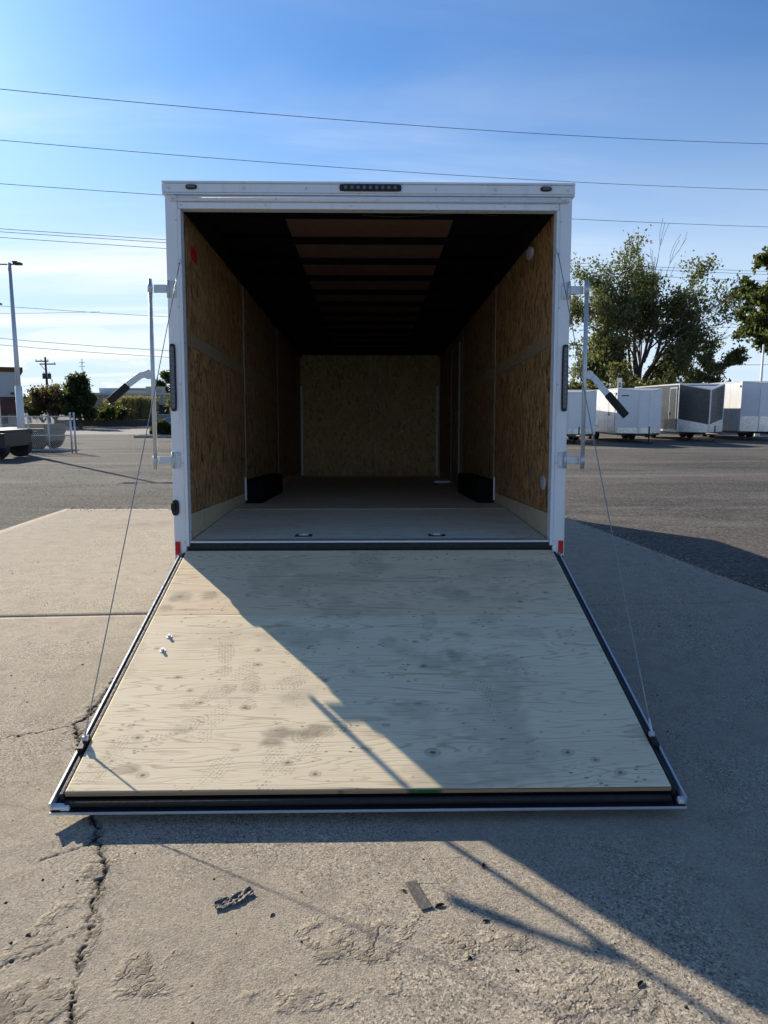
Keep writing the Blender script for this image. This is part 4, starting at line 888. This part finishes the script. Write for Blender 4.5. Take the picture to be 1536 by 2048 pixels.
# low tan building, parapet units
M['tan_wall'] = plain('tan_wall', (0.36, 0.31, 0.26), 0.9, 0, 0.08, 0.4, 0.1, 10)
M['pale_roof'] = plain('pale_roof', (0.55, 0.58, 0.58), 0.7, 0, 0.06, 0.5)
b2 = empty('tan_building', (-27.2, 72, 0)); tag(b2, 'long low tan building behind the tall ornamental grass', 'building')
MB().box((-3.2, 0, -0.016), (9.5, 14, 2.95)).build('wall', 'tan_wall', b2)
MB().box((-3.3, -0.12, 2.951), (9.6, 14.1, 3.15)).build('parapet', 'pale_roof', b2)
MB().box((2.5, 3, 3.151), (4.2, 4.5, 3.9)).build('roof_unit', 'tan_wall', b2); MB().box((-2.2, 2, 3.151), (-0.2, 4, 3.7)).build('roof_unit', 'pale_roof', b2)
d = MB().box((2.35, -0.05, -0.016), (2.75, -0.003, 1.9)).build('door', 'glass_dark', b2); MB().box((2.30, -0.07, 1.9), (2.80, -0.003, 1.98)).build('door_head', 'pale_roof', d)
for x in (-1.6, 4.6): w = MB().box((x, -0.05, 0.9), (x + 1.2, -0.003, 1.9)).build('window', 'glass_dark', b2); MB().box((x - 0.05, -0.09, 0.82), (x + 1.25, -0.004, 0.9)).build('window_sill', 'pale_roof', w)
b3 = empty('far_building', (-33, 95, 0)); tag(b3, 'pale flat-roofed building far behind the dark trees', 'building')
MB().box((-4, 0, -0.016), (12, 10, 4.0)).build('wall', 'pale_roof', b3); MB().box((-4.2, -0.2, 4.001), (12.2, 10.2, 4.25)).build('parapet', 'tan_wall', b3)
MB().box((1, -0.05, 1.2), (3, -0.004, 2.4)).build('window', 'glass_dark', b3)
# dark retaining wall under the planting, with blocks
M['dark_block'] = plain('dark_block', (0.055, 0.05, 0.047), 0.9, 0, 0.2, 2, 0.3, 20)
rw = empty('retaining_wall', (-21.5, 52.8, 0)); tag(rw, 'low dark block retaining wall along the far side of the street', 'wall')
for k in range(11): MB().box((-3.6 + k * 0.8, 0, -0.016), (-2.81 + k * 0.8, 0.5, 0.62 + 0.02 * (k % 3))).build('block', 'dark_block', rw, bevel=0.02)
# ornamental grasses
rg = np.random.default_rng(8)
for k, (x, y, w_, h_, lb) in enumerate(((-21.4, 56.0, 0.9, 2.2, 'yellow-green clump of tall ornamental grass, nearest the dark trees'), (-20.0, 56.2, 0.95, 2.5, 'tall plumed ornamental grass in the middle of the clump'), (-18.7, 56.1, 0.9, 2.45, 'tall plumed ornamental grass just left of the open trailer'), (-16.2, 56.4, 0.7, 2.0, 'ornamental grass showing behind the swung-out lock bar'))):
    r = empty('ornamental_grass', (x, y, 0)); tag(r, lb, 'grass', 'tall grasses across the street'); n = 2600
    a = rg.uniform(0, 2 * math.pi, n); rr = w_ * np.sqrt(rg.uniform(0, 1, n)); hh = rg.uniform(0.15, 1.0, n) * h_
    P = np.stack([rr * np.cos(a) * (0.55 + 0.55 * hh / h_), 0.6 * rr * np.sin(a), hh], 1)
    quads_mesh('blades', P, 0.05, 'reed', r, rg, 9.0, 0.0, np.stack([0.35 * np.cos(a), 0.35 * np.sin(a), np.ones(n)], 1))
    MB().tube([(0, 0, -0.016), (0, 0, 0.3)], [w_ * 0.35, w_ * 0.2], 8).build('tuft', 'soil', r)
# left trees
lim = [((0, 0, 0.6 + 0.2 * i), (math.cos(a) * 0.8, 0.5 * math.sin(a), 0.8 - 0.05 * i), 1.5, 0.07) for i in range(4) for a in (0.4 + i, 2.0 + i, 3.6 + i, 5.2 + i)]
tree('russet_tree', 'reddish brown leafy tree left of the dark green tree', (-24.7, 52, 0), lim, 'leaf_russet', 0.13, 34, 0.24, [((0, 0, -0.1), 0.14), ((0, 0, 1.6), 0.09)], 61, depth=1, split=(4, 5), spread=0.8)
lim = [((0, 0, 0.4 + 0.38 * i), (math.cos(a), 0.6 * math.sin(a), 0.45 + 0.06 * i), 1.15 - 0.10 * i, 0.06) for i in range(9) for a in (0.3 + i * 1.3, 2.4 + i * 1.3, 4.5 + i * 1.3)]
tree('evergreen_tree', 'dark green dense tree with rounded top near the stucco building', (-22.4, 51, 0), lim, 'leaf_dark', 0.14, 52, 0.20, [((0, 0, -0.1), 0.16), ((0, 0, 3.6), 0.04)], 62, depth=1, split=(4, 5), spread=0.7)
lim = [((0, 0, 0.3), (math.cos(a) * 0.8, 0.5 * math.sin(a), 0.7), 1.0, 0.05) for a in (0.2, 1.2, 2.2, 3.2, 4.2, 5.2)]
tree('dark_bush', 'low dark bush at the foot of the dark green tree', (-20.9, 53.2, 0), lim, 'leaf_dark', 0.13, 40, 0.26, None, 63, cat='bush', depth=1)
tree('dark_bush', 'dark bush between the maroon awning and the russet tree', (-26.6, 54, 0), [((0, 0, 0.4), (math.cos(a) * 0.8, 0.5 * math.sin(a), 0.9), 1.4, 0.05) for a in (0.2, 1.2, 2.2, 3.2, 4.2, 5.2)], 'leaf_dark', 0.14, 40, 0.28, None, 64, cat='bush', depth=1)
lim = [((0, 0, 2.2 + 0.55 * i), (math.cos(a), 0.8 * math.sin(a), 0.1), 1.9 - 0.22 * i, 0.05) for i in range(7) for a in (0.1 + i * 0.9, 2.2 + i * 0.9, 4.3 + i * 0.9)]
tree('conifer_tree', 'dark conifer peeking out beside the left frame of the open trailer', (-23.3, 80, 0), lim, 'leaf_dark', 0.16, 30, 0.2, [((0, 0, -0.1), 0.2), ((0, 0, 6.1), 0.04)], 65, depth=1, split=(3, 4), elong=2.4, droop=0.04)
tree('garden_tree', 'yellowish small tree behind the lock bar left of the open trailer', (-15.2, 54.5, 0), [((0, 0, 0.5), (math.cos(a) * 0.7, 0.5 * math.sin(a), 0.9), 1.5, 0.05) for a in (0.2, 1.2, 2.2, 3.2, 4.2, 5.2)], 'leaf_olive', 0.14, 34, 0.3, [((0, 0, -0.1), 0.08), ((0, 0, 1.0), 0.05)], 66, depth=1)
# utility pole with transformers
up = empty('utility_pole', (-33.2, 70, 0)); tag(up, 'wooden utility pole with cross-arms and transformers above the russet tree', 'utility pole')
M['pole_wood'] = plain('pole_wood', (0.075, 0.06, 0.05), 0.9, 0, 0.2, 4)
MB().tube([(0, 0, -0.016), (0, 0, 6.7)], [0.16, 0.10], 8).build('shaft', 'pole_wood', up)
MB().box((-0.95, -0.18, 6.22), (0.35, -0.06, 6.34)).build('cross_arm', 'pole_wood', up); MB().box((-0.65, 0.06, 5.95), (0.95, 0.18, 6.07)).build('cross_arm', 'pole_wood', up)
MB().tube([(-0.55, 0, 5.98), (0, 0, 5.3)], 0.03, 5).build('brace', 'pole_wood', up)
for x in (-0.9, -0.4, 0.3, 0.85): MB().tube([(x, -0.1 if x < 0.5 else 0.1, 6.34 if x < 0.5 else 6.07), (x, -0.1 if x < 0.5 else 0.1, 6.5 if x < 0.5 else 6.22)], 0.035, 6).build('insulator', 'grey_plastic', up)
for x in (-0.12, 0.42): tr_ = MB().tube([(x, -0.25, 4.5), (x, -0.25, 5.05)], 0.17, 12).build('transformer', 'decal_dark', up); MB().tube([(x, -0.25, 5.05), (x, -0.25, 5.2)], 0.04, 6).build('bushing', 'grey_plastic', tr_)
an = empty('radio_mast', (-40.5, 90, 0)); tag(an, 'thin lattice radio mast above the dark green tree', 'mast'); an.location = (-38.2, 92, 0)
for x in (-0.12, 0.12): MB().tube([(x, 0, -0.016), (x * 0.6, 0, 8.0)], 0.03, 4).build('mast_leg', 'galvanised', an)
for k in range(10): MB().tube([(-0.11, 0, 0.4 + 0.75 * k), (0.10, 0, 0.78 + 0.75 * k)], 0.02, 4).build('lattice_bar', 'galvanised', an)
for z in (7.0, 7.5): MB().tube([(-0.4, 0, z), (0.4, 0, z)], 0.03, 4).build('antenna', 'galvanised', an)
# blue car half hidden behind the shrub
M['car_blue'] = plain('car_blue', (0.02, 0.13, 0.32), 0.25, 0, 0.05, 2)
cr = empty('parked_car', (-14.1, 52.9, 0)); tag(cr, 'blue car glimpsed beside the left frame of the open trailer', 'car')
prof = [(-2.1, 0.35), (-2.15, 0.75), (-1.3, 0.92), (-0.7, 1.38), (0.9, 1.40), (1.6, 0.98), (2.1, 0.88), (2.15, 0.35)]
MB().prism(prof, 'y', -0.85, 0.85).build('body', 'car_blue', cr, bevel=0.06, seg=3)
MB().prism([(-1.15, 0.94), (-0.66, 1.31), (0.86, 1.33), (1.4, 0.97)], 'y', -0.856, 0.856).build('window', 'glass_dark', cr)
for x in (-1.35, 1.35):
    for sy in (-1, 1):
        w = MB().tube([(x, sy * 0.80 - 0.1, 0.31), (x, sy * 0.80 + 0.1, 0.31)], 0.31, 18).build('wheel', 'tyre', cr); MB().tube([(x, sy * 0.80 - 0.11, 0.31), (x, sy * 0.80 + 0.11, 0.31)], 0.18, 12).build('rim', 'rim', w)
for sy in (-0.6, 0.6): MB().box((-2.19, sy - 0.15, 0.65), (-2.12, sy + 0.15, 0.75)).build('headlight', 'jug', cr, bevel=0.02)

# ================================================================== OVERHEAD WIRES
def wire(label, a, b, sag, rad=0.016, ext=0.12):
    a, b = Vector(a), Vector(b); d = b - a
    a2 = a - d * 0.12; b2 = b + d * ext
    pts = [a2.lerp(b2, k / 40) - Vector((0, 0, 4 * sag * (k / 40) * (1 - k / 40) - 4 * sag * 0.0957)) for k in range(41)]
    w = MB().tube(pts, rad, 5).build('power_line', 'wire', None, smooth=True); tag(w, label, 'wire', 'overhead wires'); return w
wire('topmost single wire crossing the whole sky above the trailer', (-16.63, 30, 15.76), (26.91, 46, 19.27), 0.55)
wire('second wire from the top, passing just over the trailer roof', (-18.74, 34, 14.99), (29.29, 50, 17.48), 0.5)
wire('third wire from the top, running behind the trailer header', (-19.87, 36, 13.49), (30.58, 52, 15.37), 0.35)
for k, (p, q_) in enumerate((((-22.02, 40, 12.10), (28.21, 58, 13.52)), ((-22.04, 40, 11.93), (28.22, 58, 13.28)), ((-22.06, 40, 11.61), (28.26, 58, 12.74)))):
    wire(('upper', 'middle', 'lowest')[k] + ' wire of the close bundle of three left of the trailer', p, q_, 0.35, 0.016, 0.4)
wire('wire sloping down behind the light pole towards the trailer at mid height', (-27.37, 50, 9.04), (-16.4, 54, 8.79), 0.05)
wire('thin wire rising to meet another one beside the light pole', (-27.4, 50, 8.5), (-21.5, 51.8, 8.85), 0.03, 0.012)
wire('upper wire of the lowest pair left of the trailer', (-32.59, 60, 7.63), (-19.04, 64, 6.90), 0.1, 0.02)
wire('lower wire of the lowest pair left of the trailer', (-32.63, 60, 7.07), (-19.07, 64, 6.30), 0.1, 0.02)
wire('faint wire behind the big tree at mid crown height', (17.77, 60, 8.83), (35.59, 60, 8.77), 0.1)
wire('low wire behind the small feathery tree', (27.63, 60, 5.41), (35.86, 60, 5.47), 0.03, 0.02)

# ================================================================== LITTER ON THE CONCRETE
M['tape'] = plain('tape', (0.075, 0.07, 0.064), 0.6, 0, 0.5, 60, 0.2, 90)
rg = np.random.default_rng(17)
def strip(name, label, pts, w0, cat, seed, lift):
    rgl = np.random.default_rng(seed); n = 26; m = 7; V = []; F = []
    P = [Vector(p + (0,)) for p in pts]
    w_e = np.cumsum(rgl.normal(0, 0.05, (2, n)), 1); ph = rgl.uniform(0, 6, 3)
    for i in range(n):
        s_ = i / (n - 1) * (len(P) - 1); k = min(int(s_), len(P) - 2); c = P[k].lerp(P[k + 1], s_ - k); d = (P[k + 1] - P[k]).normalized(); nn = Vector((-d.y, d.x, 0))
        for j in range(m):
            v_ = j / (m - 1) - 0.5; q_ = c + nn * w0 * (v_ * (1 + 0.5 * w_e[0, i]) + 0.25 * w_e[1, i])
            f_ = abs(math.sin(i * 0.55 + v_ * 5 + ph[0])) * 0.7 + abs(math.sin(i * 0.23 - v_ * 7 + ph[1])) * 0.8 + (1.6 if v_ > 0.3 else 0) * abs(math.sin(i * 0.31 + ph[2]))
            V.append((q_.x, q_.y, 0.003 + lift * f_))
    for i in range(n - 1):
        for j in range(m - 1): F.append((i * m + j, i * m + j + 1, (i + 1) * m + j + 1, (i + 1) * m + j))
    b = MB(); b.v = V; b.f = F; o = b.build(name, 'tape'); o.modifiers.new('thick', 'SOLIDIFY').thickness = 0.0012; tag(o, label, cat); return o
strip('crumpled_tape', 'crumpled strip of dark tape lying bent on the concrete before the ramp', [(-0.513, -2.522), (-0.462, -2.506), (-0.437, -2.482), (-0.402, -2.448)], 0.036, 'tape', 1, 0.0042)
strip('flat_tape', 'flat piece of dark tape stuck on the concrete at the picture centre', [(0.140, -2.41), (0.160, -2.48), (0.185, -2.545)], 0.042, 'tape', 2, 0.0006)
M['dry_leaf'] = plain('dry_leaf', (0.045, 0.028, 0.018), 0.8, 0, 0.4, 60)
for k, (x, y, a, s_, lb) in enumerate(((0.228, -2.530, 20, 0.020, 'small dark dry leaf just right of the flat tape'), (0.405, -2.325, 75, 0.016, 'tiny curled leaf beside the shadow edge below the ramp'), (0.115, -2.455, 140, 0.014, 'dark leaf scrap touching the flat tape on its left'), (-0.318, -2.562, 60, 0.012, 'dark leaf crumb below the crumpled tape'), (0.77, -2.86, 40, 0.017, 'dark leaf inside the narrow sunlit strip at the lower right'), (0.37, -2.60, 200, 0.013, 'tiny leaf on sunlit concrete above the handle shadow'))):
    ca, sa = math.cos(R(a)), math.sin(R(a)); b = MB()
    pts = [(-1, 0, 0.1), (-0.3, 0.42, 0.35), (0.4, 0.32, 0.45), (1, 0, 0.25), (0.4, -0.36, 0.4), (-0.3, -0.4, 0.3)]
    b.add([((p[0] * ca - p[1] * sa) * s_, (p[0] * sa + p[1] * ca) * s_, p[2] * s_) for p in pts] + [(0, 0, 0.02 * s_)], [(0, 1, 6), (1, 2, 6), (2, 3, 6), (3, 4, 6), (4, 5, 6), (5, 0, 6)])
    o = b.build('dry_leaf', 'dry_leaf'); o.location = (x, y, -0.003); o.modifiers.new('thick', 'SOLIDIFY').thickness = 0.001; tag(o, lb, 'leaf', 'dry leaves on the concrete')
# loose grit
def grit(name, label, n, box, smin, smax, mat, seed, z=0.0, holes=None):
    rg = np.random.default_rng(seed); V = []; F = []
    base = np.array([(1, 0, 0), (-1, 0, 0), (0, 1, 0), (0, -1, 0), (0, 0, 1), (0, 0, -0.3)], float); tri = [(0, 2, 4), (2, 1, 4), (1, 3, 4), (3, 0, 4), (2, 0, 5), (1, 2, 5), (3, 1, 5), (0, 3, 5)]
    for k in range(n):
        x, y = rg.uniform(box[0], box[1]), rg.uniform(box[2], box[3])
        s_ = smin + (smax - smin) * rg.uniform() ** 3; a = rg.uniform(0, 6.28); q_ = base * s_ * rg.uniform(0.6, 1.3, (6, 1)); q_[:, 2] *= 0.7
        X = q_[:, 0] * math.cos(a) - q_[:, 1] * math.sin(a); Y = q_[:, 0] * math.sin(a) + q_[:, 1] * math.cos(a)
        i0 = len(V); V += [(x + X[i], y + Y[i], z + q_[i, 2]) for i in range(6)]; F += [tuple(i + i0 for i in f) for f in tri]
    b = MB(); b.v = V; b.f = F; o = b.build(name, mat); tag(o, label, 'gravel', kind='stuff')
M['dark_grit'] = plain('dark_grit', (0.030, 0.027, 0.025), 0.9, 0, 0.4, 80)
M['pale_grit'] = plain('pale_grit', (0.26, 0.235, 0.20), 0.9, 0, 0.35, 80)
grit('dark_grit', 'dark crumbs of asphalt scattered on the concrete pad', 1100, (-3.6, 3.2, -3.3, 6.5), 0.002, 0.011, 'dark_grit', 3, -0.002)
grit('dark_grit', 'fine dark crumbs on the concrete close to the ramp end', 420, (-2.2, 1.7, -3.1, -0.2), 0.0015, 0.0075, 'dark_grit', 6, -0.002)
grit('loose_gravel', 'loose pale gravel lying on the asphalt right of the pad', 9000, (3.2, 16, 0.6, 17), 0.005, 0.016, 'pale_grit', 4, -0.015)
grit('loose_gravel', 'loose pale gravel lying on the asphalt left of the pad', 7000, (-14, -3.0, 6.9, 16), 0.005, 0.016, 'pale_grit', 5, -0.015)

# stones strewn over the ragged edge of the pad
rg = np.random.default_rng(91); V = []; F = []
for k in range(2600):
    if k % 2: y = rg.uniform(0.4, 6.9); x = 3.70 - 0.132 * y + rg.normal(0, 0.09)
    else: x = rg.uniform(-4.95, 3.0); y = 6.82 + rg.normal(0, 0.12)
    s_ = 0.004 + 0.016 * rg.uniform() ** 2; a = rg.uniform(0, 6.28); i0 = len(V)
    for dx, dy, dz in ((1, 0, 0), (-0.5, 0.85, 0), (-0.5, -0.85, 0), (0, 0, 0.8)):
        V.append((x + s_ * (dx * math.cos(a) - dy * math.sin(a)), y + s_ * (dx * math.sin(a) + dy * math.cos(a)), -0.006 + s_ * dz))
    F += [(i0, i0 + 1, i0 + 3), (i0 + 1, i0 + 2, i0 + 3), (i0 + 2, i0, i0 + 3)]
b = MB(); b.v = V; b.f = F; tag(b.build('loose_gravel', 'pale_grit'), 'loose stones strewn along the edge of the concrete pad', 'gravel', kind='stuff')
